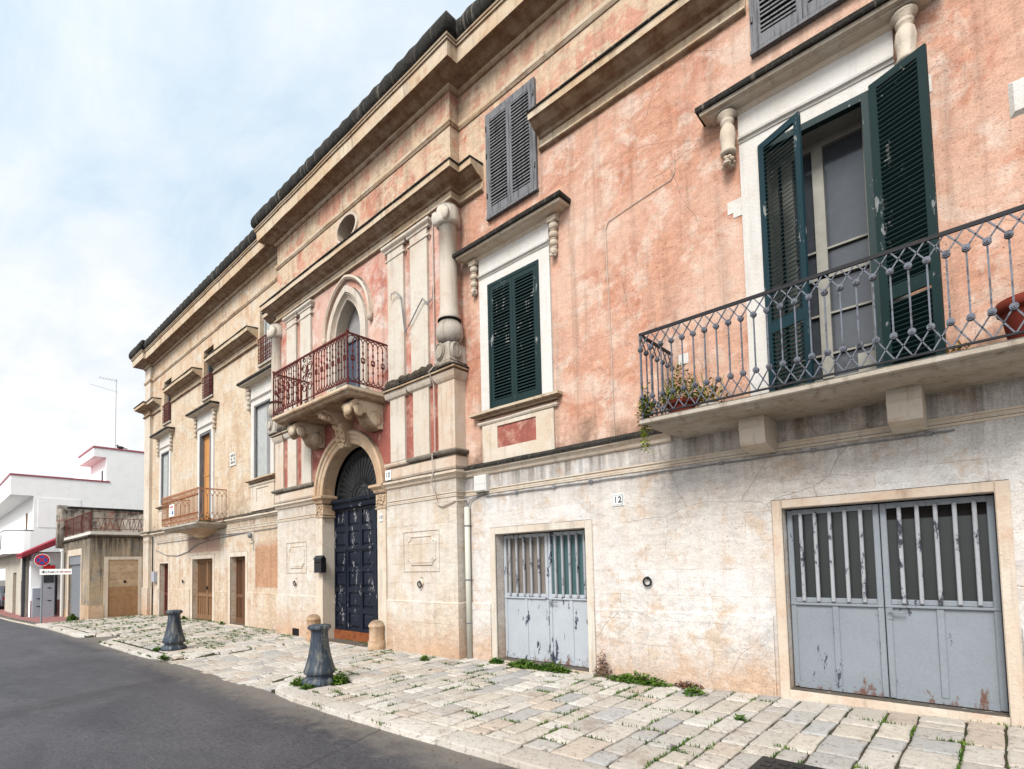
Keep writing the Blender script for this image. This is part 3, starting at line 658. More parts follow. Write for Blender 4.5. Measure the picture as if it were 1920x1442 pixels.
# belt course and thin strings
bc = [(-.02, 2.985), (.015, 2.995), (.03, 3.01), (.04, 3.04), (.065, 3.065), (.085, 3.08), (.085, 3.115), (.07, 3.125), (0, 3.15)]
mb = MB(); mb.sweep(bc, [(CL+.0, 0), (CL, CY_), (PC-1.26, CY_)]); mb.sweep(bc, [(PC+1.22, CY_), (CR, CY_), (CR, 0), (-2.74, 0)]); mb.build('belt_course', 'cream_stone', PAL)
mb = MB(); mb.sweep([(-.02, 2.93), (.02, 2.94), (.05, 2.98), (.08, 2.99), (.08, 3.03), (.0, 3.07)], [(XL, 1.0), (XL, -.1), (-23.5, -.1), (-23.5, 0), (CL, 0)]); mb.build('belt_course', 'cream_stone', PAL)
sc = [(-.02, 2.69), (.012, 2.70), (.014, 2.72), (.002, 2.727), (.002, 2.76), (.016, 2.765), (.016, 2.783), (-.02, 2.79)]
mb = MB(); mb.sweep(sc, [(XL, 1.0), (XL, -.1), (-23.5, -.1), (-23.5, 0), (CL, 0), (CL, CY_), (PC-1.26, CY_)]); mb.sweep(sc, [(PC+1.22, CY_), (CR, CY_), (CR, 0), (XR, 0)]); mb.build('string_course', 'cream_stone', PAL)
pl_ = [(-.02, -.5), (.022, -.5), (.022, .985), (.014, 1.0), (-.02, 1.01)]
def plinth(segs, matn):
    for s_ in segs: mb = MB(); mb.sweep(pl_, s_); mb.build('plinth', matn, PAL)
plinth([[(-23.48, 0), (-22.55, 0)], [(-21.3, 0), (-19.21, 0)], [(-17.0, 0), (-16.05, 0)], [(-14.72, 0), (CL, 0)]], 'lower_left_wall')
plinth([[(CL, 0), (CL, CY_), (PC-1.2, CY_)], [(PC+1.2, CY_), (CR, CY_), (CR, 0.0)]], 'ashlar_wall')
plinth([[(CR, 0), (-5.75, 0)], [(-3.86, 0), (-1.72, 0)], [(.13, 0), (XR, 0)]], 'whitewashed_wall')
# lichen cap above the belt on the right bay
mb = MB(); mb.sweep([(0, 3.152), (.072, 3.128), (.088, 3.10), (.10, 3.10), (.105, 3.135), (.05, 3.175), (.0, 3.20)], [(-6.2, 0), (-2.76, 0)]); mb.build('belt_crust', 'black_lichen', PAL)
mb = MB(); mb.sweep([(0, 3.075), (.082, 3.03), (.085, 3.045), (.02, 3.10), (0, 3.12)], [(XL, 1.0), (XL, -.1), (-23.5, -.1), (-23.5, 0), (-12.8, 0)]); mb.build('belt_crust', 'brown_lichen', PAL)
# --- portal -----------------------------------------------------------------
door = MB(); C0 = arc_round(PC, ZS, PR)
A = lambda r: arc_round(PC, ZS, r)
door.cm = 0; arch_reveal(door, A(1.0), CY_-.03, .05)
band(door, [(A(1.0), CY_-.03), (A(1.015), CY_-.045), (A(1.09), CY_-.045), (A(1.10), CY_-.065), (A(1.17), CY_-.065), (A(1.185), CY_-.10), (A(1.235), CY_-.11), (A(1.27), CY_-.09), (A(1.275), CY_)])
PT = door.build('portal', 'gold_stone', PAL)
random.seed(11)
for s_ in (-1, 1):
    xa, xb = sorted((PC+s_*1.0, PC+s_*1.26))
    mb = MB(); mb.box(xa, xb, CY_-.03, .05, .06, 2.72); mb.build('jamb', 'cream_stone', PT); mb = MB()
    p = [(PC-1.27, CY_), (PC-1.0+.0, CY_), (PC-1.0, .05)] if s_ < 0 else [(PC+1.0, .05), (PC+1.0, CY_), (PC+1.27, CY_)]
    mb.sweep([(-.03, 2.95), (.04, 2.955), (.06, 2.98), (.07, 3.02), (.11, 3.05), (.13, 3.065), (.13, 3.10), (.115, 3.115), (-.03, 3.15)], p)
    mb.sweep([(-.03, 2.70), (.035, 2.71), (.045, 2.73), (.035, 2.745), (.035, 2.93), (-.03, 2.955)], p)
    mb.sweep([(-.03, 2.655), (.04, 2.66), (.05, 2.68), (.03, 2.70), (-.03, 2.70)], p)
    for i in range(26):   # carved foliage
        xx = PC+s_*random.uniform(1.0, 1.24); mb.ell((xx, CY_-.04, random.uniform(2.74, 2.92)), .028, .02, .02, 7, 5)
    mb.build('capital', 'gold_stone', PT)
# keystone carving
mb = MB()
mb.hexa([(PC-.11, CY_-.12, 3.98), (PC+.11, CY_-.12, 3.98), (PC+.11, CY_, 3.98), (PC-.11, CY_, 3.98), (PC-.17, CY_-.26, 4.44), (PC+.17, CY_-.26, 4.44), (PC+.17, CY_, 4.44), (PC-.17, CY_, 4.44)])
for i in range(28):
    t = random.random(); mb.ell((PC+random.uniform(-.13, .13), CY_-.12-.13*t, 3.99+.42*t), .05, .045, .045, 7, 5, .15)
mb.build('keystone', 'gold_stone', PT)
# lunette grille, transom beam, door leaves
YD = .03
mb = MB(); pts = arc_round(PC, ZS-.05, 1.02); mb.poly([(x, YD+.08, z) for x, z in pts]); lu = mb.build('fanlight', 'dark_glass', PT)
mb = MB(); cz = 3.02
for r, t in ((.20, .014), (.31, .014), (.10, .01)):
    P_ = arc_round(PC, cz, r, 16); mb.tube([(x, YD+.03, z) for x, z in P_], t)
for i in range(1, 20):
    a = pi*i/20; mb.bar((PC-.31*cos(a), YD+.03, cz+.31*sin(a)), (PC-.80*cos(a), YD+.03, cz+.80*sin(a)), .011)
    aa = a; ccx, ccz = PC-.86*cos(aa), cz+.86*sin(aa)
    mb.tube([(ccx+.055*cos(q*pi/4), YD+.03, ccz+.055*sin(q*pi/4)) for q in range(9)], .008, 4)
for i in range(20):
    a = pi*(i+.5)/20; P_ = []
    for q in range(7):
        b_ = pi*q/6; rr = .80+.09*sin(b_); P_.append((PC-rr*cos(a-.075*cos(b_)), YD+.03, cz+rr*sin(a-.075*cos(b_))))
    mb.tube(P_, .008, 4)
mb.build('grille', 'dark_iron', lu)
mb = MB()
mb.sweep([(0, 2.82), (.05, 2.83), (.06, 2.86), (.04, 2.88), (.05, 2.93), (.09, 2.95), (.10, 2.99), (.07, 3.02), (0, 3.03)], [(PC-1.0, YD), (PC+1.0, YD)])
mb.build('transom', 'navy_paint', PT)
def panel_leaf(x0, x1, cols, z0, z1, rows, y, name, parent, medallion=()):
    mb = MB(); fr = .055; fz = .05; cw = (x1-x0)/cols; rh = (z1-z0)/rows
    mb.box(x0, x1, y, y+.04, z0, z1)
    for i in range(cols+1): mb.box(max(x0, x0+i*cw-fr*.95), min(x1, x0+i*cw+fr*.95), y-.03, y, z0, z1)
    for j in range(rows+1): mb.box(x0+.002, x1-.002, y-.027, y, max(z0, z0+j*rh-fz), min(z1, z0+j*rh+fz))
    for i in range(cols):
        for j in range(rows):
            a, b_ = x0+i*cw+fr*.95+.03, x0+(i+1)*cw-fr*.95-.03; c, d = z0+j*rh+fz+.03, z0+(j+1)*rh-fz-.03
            n = mb.add([(a, y, c), (b_, y, c), (b_, y, d), (a, y, d), (a+.035, y-.022, c+.035), (b_-.035, y-.022, c+.035), (b_-.035, y-.022, d-.035), (a+.035, y-.022, d-.035)])
            for q in ((0, 1, 5, 4), (1, 2, 6, 5), (2, 3, 7, 6), (3, 0, 4, 7), (4, 5, 6, 7)): mb.face(*[n+k for k in q])
            if (i, j) in medallion: mb.ell(((a+b_)/2, y-.022, (c+d)/2), .045, .012, .065, 12, 6)
    return mb.build(name, 'navy_paint', parent)
panel_leaf(PC-1.0, PC-.004, 2, .30, 2.82, 6, YD+.05, 'door_leaf', PT)
panel_leaf(PC+.004, PC+1.0, 2, .30, 2.82, 6, YD+.05, 'door_leaf', PT, [(0, j) for j in (1, 3, 4, 5)]+[(1, j) for j in (2, 3, 4)])
mb = MB(); mb.box(PC-.56, PC+.42, YD+.002, YD+.019, 1.965, 2.0); mb.box(PC-.56, PC-.535, YD+.004, YD+.019, .32, 1.965); mb.build('wicket_trim', 'navy_paint', PT)
mb = MB(); mb.box(PC-.98, PC+.98, YD-.01, YD+.09, .11, .295); mb.build('kick_board', 'rust_board', PT)
mb = MB(); mb.box(PC-1.0, PC+1.0, CY_-.12, .09, -.2, .11); mb.build('threshold', 'pink_cream_stone', PT)
mb = MB(); mb.bar((PC+.10, YD-.03, 1.10), (PC+.10, YD-.03, 1.24), .013); mb.ell((PC+.10, YD-.02, 1.25), .02, .02, .03, 8, 6); mb.bar((PC+.10, YD-.02, 1.0), (PC+.10, YD-.02, 1.03), .018); mb.build('door_handle', 'dark_iron', PT)
# recessed panels flanking the portal
for xa, xb in ((-12.1, -11.15), (-7.68, -6.71)):
    mb = MB(); za, zb_ = 1.50, 2.21; y = CY_
    def frame(x0, x1, z0, z1, w, y0, y1):
        mb.box(x0, x1, y0, y1, z1-w, z1); mb.box(x0, x1, y0, y1, z0, z0+w); mb.box(x0, x0+w, y0, y1, z0+w, z1-w); mb.box(x1-w, x1, y0, y1, z0+w, z1-w)
    frame(xa, xb, za, zb_, .025, y-.012, y+.01); xa2, xb2, za2, zb2 = xa+.13, xb-.09, za+.11, zb_-.10; q = .09
    o = []
    for cx_, cz_, a0 in ((xa2, za2, 90), (xb2, za2, 180), (xb2, zb2, 270), (xa2, zb2, 0)):
        for t in range(5): a = radians(a0-t*22.5); o.append((cx_+q*cos(a), cz_+q*sin(a)))
    def sc_(k): mx, mz = (xa2+xb2)/2, (za2+zb2)/2; return [(mx+(x-mx)*(1-k/(xb2-xa2)*2), mz+(z-mz)*(1-k/(zb2-za2)*2)) for x, z in o+[o[0]]]
    band(mb, [(sc_(-.008), y), (sc_(0), y-.018), (sc_(.02), y-.02), (sc_(.032), y-.004), (sc_(.04), y-.014)]); i_ = sc_(.04); mb.poly([(x, y-.014, z) for x, z in i_[:-1]])
    mb.build('wall_panel', 'ashlar_wall', PAL)
def ring_(x, y, z, name='tether_ring'):
    mb = MB(); mb.lathe((x, y, z), [(.075, -.02), (.07, 0), (.04, .01)], 14, 1, .25)
    mb.v = [(X, Y, Z) for X, Y, Z in mb.v]; R_ = .05
    mb.ell((x, y, z+.01), .075, .03, .085, 14, 8); mb.cm = 1
    mb.tube([(x+R_*sin(a*pi/6)*.9, y-.045-.01*cos(a*pi/6), z-.03+R_*cos(a*pi/6)) for a in range(13)], .011, 6); mb.ell((x, y-.035, z+.02), .018, .02, .018, 8, 6)
    return mb
for x, y, z in ((-7.19, CY_, 1.31), (-11.64, CY_, 1.29), (-19.8, 0, 1.28)): ring_(x, y, z).build('tether_ring', ['pink_cream_stone', 'dark_iron'], PAL)
mb = MB(); R_ = .05; mb.tube([(-3.11+R_*sin(a*pi/7), -.03, 1.345+R_*cos(a*pi/7)) for a in range(15)], .012, 6); mb.ell((-3.11, -.015, 1.39), .02, .025, .02, 8, 6); mb.build('tether_ring', 'black_metal', PAL)
# cellar vent openings
mb = MB(); mb.box(-11.78, -11.47, CY_-.024, CY_-.018, .04, .26); mb.build('cellar_vent', 'void', PAL)
mb = MB(); mb.box(-14.38, -13.98, -.012, -.004, 2.30, 2.62) if False else mb.box(-15.96, -15.54, -.02, .0, 4.54, 4.92); mb.cm = 1
for i in range(3):
    for j in range(3):
        if (i, j) != (1, 1): mb.box(-15.88+i*.1+.02, -15.88+i*.1+.07, -.024, -.02, 4.60+j*.1, 4.60+j*.1+.06)
mb.build('vent_tile', ['white_stone', 'void'], PAL)
# --- pilasters, pedestals, columns of the centre block ----------------------------
def mirx(a, b_): return (2*PC-b_, 2*PC-a)
for side in (1, -1):
    P2 = [(-7.985, -7.52), (-7.32, -6.86)]
    if side < 0: P2 = [mirx(*p) for p in P2]
    for xa, xb in P2:
        mb = MB(); y = CY_
        mb.box(xa, xb, y-.05, y, 4.9, 7.20); mb.box(xa-.0, xb+.0, y-.052, y, 7.235, 7.36)
        pth = [(xa, y+.02), (xa, y), (xb, y), (xb, y+.02)]
        mb.sweep([(.04, 7.195), (.065, 7.205), (.065, 7.23), (.04, 7.24)], pth)
        mb.sweep([(.04, 7.35), (.07, 7.365), (.075, 7.395), (.10, 7.42), (.115, 7.44), (.115, 7.48), (.04, 7.50)], pth)
        mb.build('pilaster', 'pale_stone', PAL)
        mb = MB(); mb.box(xa+.02, xb-.02, y-.04, y, 3.47, 4.66); mb.sweep([(.03, 4.60), (.07, 4.63), (.09, 4.68), (.1, 4.73), (.03, 4.74)], pth); mb.build('pedestal', 'pale_stone', PAL)
        mb = MB(); mb.sweep([(-.02, 3.37), (.05, 3.375), (.085, 3.39), (.095, 3.42), (.085, 3.45), (.05, 3.47), (-.02, 3.475)], [(xa-.03, y+.02), (xa-.03, y), (xb+.03, y), (xb+.03, y+.02)]); mb.build('pedestal_base', 'grey_lichen' if (xa > -7.4 or side < 0) else 'pink_cream_stone', PAL)
    # plain base band
    x0, x1 = (PC+1.30, CR) if side > 0 else (CL, PC-1.30)
    mb = MB()
    if side > 0: mb.sweep([(-.01, 3.14), (.035, 3.145), (.05, 3.18), (.05, 3.34), (.03, 3.37), (-.01, 3.375)], [(x0, CY_), (CR, CY_), (CR, 0)])
    else: mb.sweep([(-.01, 3.14), (.035, 3.145), (.05, 3.18), (.05, 3.34), (.03, 3.37), (-.01, 3.375)], [(CL, 0), (CL, CY_), (x1, CY_)])
    mb.build('base_band', 'pink_cream_stone', PAL)
    # corner pedestal
    pa, pb = (-6.62, CR) if side > 0 else (CL, CL+.34)
    cpth = [(pa, CY_+.02), (pa, CY_), (pb, CY_), (pb, 0)] if side > 0 else [(pa, 0), (pa, CY_), (pb, CY_), (pb, CY_+.02)]
    mb = MB(); mb.sweep([(-.01, 3.47), (.035, 3.47), (.035, 4.58), (.055, 4.60), (.08, 4.64), (.10, 4.69), (.11, 4.72), (-.01, 4.73)], cpth); mb.build('pedestal', 'pink_cream_stone', PAL)
    mb = MB(); mb.sweep([(-.02, 3.375), (.06, 3.38), (.10, 3.40), (.115, 3.43), (.10, 3.455), (.05, 3.475), (-.02, 3.48)], cpth); mb.build('pedestal_base', 'grey_lichen', PAL)
    # impost cornice with lichen heap over the pedestals
    ip = [(PC+1.37, CY_), (CR, CY_), (CR, 0)] if side > 0 else [(CL, 0), (CL, CY_), (PC-1.37, CY_)]
    mb = MB(); mb.sweep([(-.02, 4.68), (.04, 4.69), (.07, 4.72), (.10, 4.745), (.135, 4.75), (.14, 4.775), (-.02, 4.78)], ip); mb.cm = 1
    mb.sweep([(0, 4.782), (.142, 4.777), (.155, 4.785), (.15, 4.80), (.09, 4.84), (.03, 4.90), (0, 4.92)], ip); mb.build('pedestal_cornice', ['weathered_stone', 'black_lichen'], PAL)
    # moss and soil heaped on it
    mb = MB(); random.seed(5+side)
    for i in range(26):
        xx = random.uniform(*((-8.0, -6.75) if side > 0 else (CL+.2, PC-1.5))); mb.ell((xx, CY_-.06, 4.83+random.uniform(0, .06)), .09, .075, .085, 9, 6, .2)
    mb.build('moss_crust', 'brown_lichen', PAL)
    # engaged column at the corner, with bulb and masked foot
    cx_, cy_ = (CR-.07, CY_-.02) if side > 0 else (CL+.07, CY_-.02)
    mb = MB()
    mb.lathe((cx_, cy_, 0), [(.165, 5.56), (.172, 5.60), (.160, 5.68), (.15, 5.78), (.146, 6.4), (.142, 7.13), (.16, 7.135)], 28)
    mb.lathe((cx_, cy_, 0), [(.15, 7.13), (.195, 7.15), (.205, 7.20), (.20, 7.30), (.185, 7.40), (.17, 7.46)], 28)
    mb.ell((cx_+.12, cy_-.16, 7.27), .075, .05, .12, 14, 8); mb.ell((cx_-.13, cy_-.16, 7.27), .075, .05, .12, 14, 8)
    col_ = mb.build('column', 'pale_stone', PAL)
    mb = MB(); mb.lathe((cx_, cy_, 0), [(.10, 5.17), (.15, 5.19), (.20, 5.24), (.225, 5.32), (.222, 5.40), (.20, 5.48), (.17, 5.53), (.15, 5.545)], 28); mb.build('bulb', 'balcony_stone', col_)
    mb = MB(); mb.lathe((cx_, cy_, 0), [(.15, 5.545), (.19, 5.55), (.195, 5.565), (.17, 5.575)], 28); mb.build('ring_moulding', 'black_lichen', col_)
    mb = MB(); mb.hexa([(cx_-.20, cy_-.16, 4.86), (cx_+.17, cy_-.16, 4.86), (cx_+.17, 0, 4.86), (cx_-.20, 0, 4.86), (cx_-.15, cy_-.14, 5.16), (cx_+.13, cy_-.14, 5.16), (cx_+.13, 0, 5.16), (cx_-.15, 0, 5.16)])
    for (dx, dy, rx, ry) in ((-.06, -.165, .105, .035), (.155, -.03, .035, .105)):
        mb.ell((cx_+dx, cy_+dy, 5.03), rx, ry, .15, 20, 10)
        mb.tube([(cx_+dx+(rx*.78*cos(a*pi/9) if rx > ry else .03), cy_+dy+(ry*.78*cos(a*pi/9) if ry > rx else -.03), 5.03+.115*sin(a*pi/9)) for a in range(19)], .012, 6)
    mb.lathe((cx_, cy_, 0), [(.22, 4.80), (.24, 4.84), (.20, 4.88)], 4, a0=pi/4); mb.build('column_foot', 'balcony_stone', col_)
# --- ogee balcony window ---------------------------------------------------------------
mb = MB(); O = lambda o: [(PC-.46-o, 4.76)]+ogee(PC, 6.28, .46, .74, o)+[(PC+.46+o, 4.76)]
arch_reveal(mb, O(0), CY_-.01, .04)
band(mb, [(O(0), CY_-.01), (O(.025), CY_-.03), (O(.05), CY_-.012), (O(.065), CY_-.04), (O(.09), CY_-.02), (O(.105), CY_-.055), (O(.13), CY_-.035), (O(.14), CY_-.065), (O(.26), CY_-.07), (O(.265), CY_-.002)])
og_w = mb.build('ogee_window', 'pale_stone', PAL)
mb = MB(); L = lambda o: ogee(PC, 6.44, .80, .98, o)
band(mb, [(L(0), CY_), (L(.005), CY_-.06), (L(.04), CY_-.09), (L(.085), CY_-.08), (L(.10), CY_)])
for s_ in (-1, 1): mb.ell((PC+s_*.845, CY_-.04, 6.40), .06, .06, .10, 10, 8)
mb.build('hood_mould', 'pink_cream_stone', og_w)
mb = MB(); o_ = ogee(PC, 6.28, .46, .74); mb.poly([(PC-.46, .035, 4.76)]+[(x, .035, z) for x, z in o_]+[(PC+.46, .035, 4.76)]); mb.build('pane', 'blue_glass', og_w)
mb = MB(); q = [p for p in o_ if p[1] > 6.30]; mb.poly([(x*.9+PC*.1, .03, z*.97+6.3*.03) for x, z in q]); mb.build('curtain', 'curtain', og_w)
mb = MB(); mb.box(PC-.46, PC+.46, .0, .034, 6.27, 6.32); mb.box(PC-.02, PC+.02, .005, .034, 4.78, 6.27); mb.box(PC-.455, PC-.40, .005, .034, 4.78, 6.27); mb.box(PC+.40, PC+.455, .005, .034, 4.78, 6.27)
mb.box(PC-.40, PC+.40, .01, .034, 5.2, 5.24); mb.build('window_frame', 'grey_wood', og_w)
# --- central balcony ---------------------------------------------------------------------
bx0, bx1, by = -10.97, -8.06, -1.06
mb = MB(); pth = [(bx0+.10, CY_), (bx0+.10, by+.10), (bx1-.10, by+.10), (bx1-.10, CY_)]
mb.sweep([(-.15, 4.60), (-.02, 4.60), (.02, 4.62), (.05, 4.655), (.06, 4.67), (.085, 4.675), (.10, 4.70), (.10, 4.745), (.08, 4.76), (-.15, 4.76)], pth, False)
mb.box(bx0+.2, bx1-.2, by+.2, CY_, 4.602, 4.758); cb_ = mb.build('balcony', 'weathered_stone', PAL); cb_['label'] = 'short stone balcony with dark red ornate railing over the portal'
def scroll_corbel(xa, xb, ytip, ztop, par, drop=.52, matn='gold_stone'):
    mb = MB(); prof = [(CY_, ztop-drop), (CY_-.10, ztop-drop-.01), (CY_-.22, ztop-drop+.05), (CY_-.30, ztop-drop+.15), (CY_-.36, ztop-drop+.24), (CY_-.46, ztop-drop+.24), (ytip+.02, ztop-drop+.28), (ytip, ztop-drop+.36), (ytip+.02, ztop-.04), (ytip+.08, ztop), (CY_, ztop)]
    n = mb.add([(xa, y, z) for y, z in prof]+[(xb, y, z) for y, z in prof]); m_ = len(prof); mb.smooth = True
    for i in range(m_-1): mb.face(n+i, n+i+1, n+m_+i+1, n+m_+i)
    mb.smooth = False; mb.face(*[n+i for i in range(m_-1, -1, -1)]); mb.face(*[n+m_+i for i in range(m_)])
    for xx in (xa, xb):
        mb.ell((xx, ytip+.14, ztop-.19), .025, .10, .12, 12, 8); mb.ell((xx, CY_-.16, ztop-drop+.17), .02, .13, .14, 12, 8)
    mb.ell(((xa+xb)/2, ytip+.03, ztop-.17), (xb-xa)*.36, .06, .13, 12, 8)
    return mb.build('corbel', matn, par)
scroll_corbel(-8.58, -8.24, -.86, 4.60, cb_, .46, 'weathered_stone'); scroll_corbel(2*PC+8.24-.1, 2*PC+8.58-.1, -.86, 4.60, cb_, .46, 'weathered_stone')
mb = MB(); mb.hexa([(PC-.12, CY_-.24, 4.42), (PC+.14, CY_-.24, 4.42), (PC+.14, CY_, 4.42), (PC-.12, CY_, 4.42), (PC-.17, CY_-.62, 4.60), (PC+.17, CY_-.62, 4.60), (PC+.17, CY_, 4.60), (PC-.17, CY_, 4.60)])
for i in range(16): mb.ell((PC+random.uniform(-.1, .1), CY_-random.uniform(.3, .58), 4.50+random.uniform(-.02, .04)), .06, .07, .06, 8, 6, .12)
mb.build('corbel', 'gold_stone', cb_)
mb = MB(); zt, zb_ = 5.68, 4.83
def arch_rail(p, q, n_un):
    p = Vector(p); q = Vector(q); d = (q-p); L_ = d.length; d.normalize(); u = L_/(2*n_un)
    P3 = lambda s_, z: (p.x+d.x*s_, p.y+d.y*s_, z)
    mb.bar(P3(0, zt), P3(L_, zt), .02, 4); mb.bar(P3(0, zb_), P3(L_, zb_), .012, 4)
    for i in range(2*n_un+1):
        s_ = i*u; mb.bar(P3(s_, zb_+.10), P3(s_, zt-.12), .0085, 4)
        for k in (.22, .36, .50, .64): mb.bar(P3(s_, zb_+k+.03*(i % 2)), P3(s_, zb_+k+.03*(i % 2)+.022), .017, 5)
        if i < 2*n_un-1:     # interlaced loops above and below
            for zc, sg in ((zt-.13, 1), (zb_+.12, -1)):
                mb.tube([P3(s_+u-u*cos(t*pi/8), zc+sg*.10*sin(t*pi/8)) for t in range(9)], .009, 4)
        if i % 2 == 1:
            c = (zt+zb_)/2
            mb.tube([P3(s_+.036*cos(t*pi/5), c+.05*sin(t*pi/5)) for t in range(11)], .010, 4)
            for a in range(4): mb.bar(P3(s_+.05*cos(a*pi/2+.8), c+.06*sin(a*pi/2+.8)), P3(s_+.03*cos(a*pi/2+.8), c+.04*sin(a*pi/2+.8)), .012, 4)
            for zz in (.16, -.16): mb.bar(P3(s_, c+zz-.03), P3(s_, c+zz+.03), .02, 5, .006)
rx0, rx1, ry = bx0+.03, bx1-.03, by+.03
mid = (rx0+rx1)/2
arch_rail((rx0, CY_, 0), (rx0, ry, 0), 4); arch_rail((rx1, ry, 0), (rx1, CY_, 0), 4)
arch_rail((rx0, ry, 0), (mid-.25, ry, 0), 6); arch_rail((mid+.25, ry, 0), (rx1, ry, 0), 6)
mb.bar((mid-.25, ry, zt), (mid+.25, ry, zt), .02, 4); mb.bar((mid-.25, ry, zb_), (mid+.25, ry, zb_), .012, 4)
for xx in (rx0, rx1, mid-.25, mid+.25): mb.bar((xx, ry, 4.76), (xx, ry, zt), .016, 4)
for xx in (rx0, rx1): mb.ell((xx, ry, zt+.03), .028, .028, .03, 8, 6)
for s_ in (-1, 1):      # scrollwork panel in the middle
    for zc, r in ((5.05, .09), (5.25, .07), (5.43, .10), (5.60, .055)):
        mb.tube([(mid+s_*(.11+(r*(1-t*.035))*cos(t*pi/6)), ry, zc+(r*(1-t*.035))*sin(t*pi/6)) for t in range(17)], .009, 4)
for k in range(8): a = k*pi/4; mb.tube([(mid, ry, 5.34), (mid+.06*cos(a), ry, 5.34+.06*sin(a)), (mid+.085*cos(a+.3), ry, 5.34+.085*sin(a+.3))], .009, 4)
mb.bar((mid, ry, zb_), (mid, ry, zt), .009, 4)
mb.build('railing', 'rust_iron', cb_)
# --- stone window dressings ------------------------------------------------------------------
def balls(mb, x, z0, z1, r, y=0):
    h = (z1-z0)
    mb.box(x-r*.9, x+r*.9, y-.10, y, z1-.07, z1)
    n = 4; s_ = (h-.07)/n
    for i in range(n):
        rr = r*(1-.1*i); zc = z1-.07-s_*(i+.5)
        if i == n-1:
            for k in range(14): mb.ell((x+random.uniform(-.6, .6)*rr, y-.04-random.uniform(0, .05), zc+random.uniform(-.5, .5)*s_), .022, .022, .022, 6, 5)
        mb.ell((x, y-.045, zc), rr*.85, .065, s_*.52, 12, 8); mb.lathe((x, y-.045, zc+s_*.46), [(rr*.62, -.01), (rr*.7, 0), (rr*.62, .01)], 10)
def urn(mb, x, z0, z1, r, y=0):
    h = z1-z0
    mb.lathe((x, y-.09, z0), [(r*.55, h*.24), (r*.92, h*.26), (r*1.0, h*.30), (r*.80, h*.36), (r*.92, h*.52), (r*.98, h*.62), (r*.86, h*.74), (r*.62, h*.80), (r*.8, h*.83), (r*.85, h*.87), (r*.7, h*.92), (r*1.2, h*.98), (r*1.2, h)], 20)
    random.seed(4)
    for k in range(44): a = random.uniform(0, 6.28); q = random.uniform(0, 1); mb.ell((x+r*.75*q*cos(a), y-.09+r*.75*q*sin(a), z0+h*(.02+.22*random.random()*(1.2-q))+.02), .026, .026, .022, 7, 5, .2)
def dressing(name, xa, xb, z0, z1, jw=.19, console='balls', sill=True, par=PAL, red=False, lab=None, zf=6.44, hm='cream_stone', edge=0.):
    """surround with lintel panel, hood on consoles, sill and apron; (xa,xb,z0,z1) is the opening"""
    mb = MB(); a, b_ = xa-jw, xb+jw; y = -.035
    mb.box(a, xa, y, 0, z0 if not sill else z0, z1+.14); mb.box(xb, b_, y, 0, z0, z1+.14); mb.box(xa, xb, y, 0, z1, z1+.14)
    mb.box(a, b_, y-.002, 0, z1+.215, zf)
    mb.sweep([(0, z1+.14), (.045, z1+.142), (.05, z1+.165), (.075, z1+.175), (.08, z1+.195), (.05, z1+.215), (0, z1+.216)], [(a, 0), (b_, 0)])
    w = mb.build(name, 'white_stone', par)
    if lab: w['label'] = lab
    c = (xa+xb)/2; hw = (b_-a)/2+.38
    mb = MB(); pth = [(c-hw+.28+edge, .0), (c-hw+.28+edge, -.0), (c+hw-.28, 0), (c+hw-.28, 0.0)]
    hp = [(-.0, zf), (.04, zf), (.06, zf+.02), (.07, zf+.045), (.13, zf+.05), (.16, zf+.06), (.17, zf+.075), (.225, zf+.078), (.23, zf+.115), (0, zf+.12)]
    ht = [(0, zf+.121), (.235, zf+.117), (.262, zf+.110), (.27, zf+.125), (.27, zf+.168), (.20, zf+.19), (0, zf+.21)]
    pth = [(c-hw+.27+edge, .02), (c-hw+.27+edge, 0), (c+hw-.27, 0), (c+hw-.27, .02)]
    mb.sweep(hp, pth); mb.cm = 1; mb.sweep(ht, pth); mb.build('hood', [hm, 'black_lichen'], w)
    r = .085
    for s_, X in ((-1, a-.095), (1, b_+.095)):
        mb = MB()
        (balls if console == 'balls' else urn)(mb, X, (5.90 if console == 'balls' else 5.86)+(z1-5.97), zf+.02, r if console == 'balls' else .085)
        mb.build('console', 'cream_stone', w)
    if sill:
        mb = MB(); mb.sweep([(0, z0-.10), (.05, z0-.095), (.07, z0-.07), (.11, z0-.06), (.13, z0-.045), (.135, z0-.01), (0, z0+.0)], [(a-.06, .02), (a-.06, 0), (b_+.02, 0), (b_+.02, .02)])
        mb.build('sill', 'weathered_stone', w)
        mb = MB(); zt_ = z0-.10; y = -.03
        mb.sweep([(0, zt_-.10), (.04, zt_-.095), (.055, zt_-.07), (.055, zt_-.05), (0, zt_-.04)], [(a-.02, .02), (a-.02, 0), (b_+.02, 0), (b_+.02, .02)])
        mb.box(a, b_, y, 0, zt_-.16, zt_-.10); mb.box(a, xa+.13, y, 0, 3.13, zt_-.16); mb.box(xb-.13, b_, y, 0, 3.13, zt_-.16); mb.box(xa+.13, xb-.13, y, 0, 3.13, 3.13+.24)
        mb.cm = 1; mb.box(xa+.13, xb-.13, -.012, 0, 3.37, zt_-.16)
        mb.build('apron', ['cream_stone', 'red_plaster' if red else 'cream_stone'], w)
    return w
random.seed(21)
dW1 = dressing('window', -5.65, -4.63, 3.97, 5.97, lab='window with closed green louvred shutters on the pink wall', red=True)
dWB = dressing('window', -1.64, -.64, 3.11, 5.97, console='urn', sill=False, lab='tall balcony window with one green shutter half open and one folded back')
d1 = dressing('window', -22.32, -21.40, 3.97, 5.90, lab='tall narrow window at the far left end of the cream wall', jw=.17)
d2 = dressing('window', -18.36, -17.36, 3.05, 5.90, sill=False, lab='open balcony doorway with an orange wooden door inside', jw=.19)
d3 = dressing('window', -14.30, -13.32, 3.97, 5.93, lab='window with grey weathered shutters beside the centre block', jw=.19)
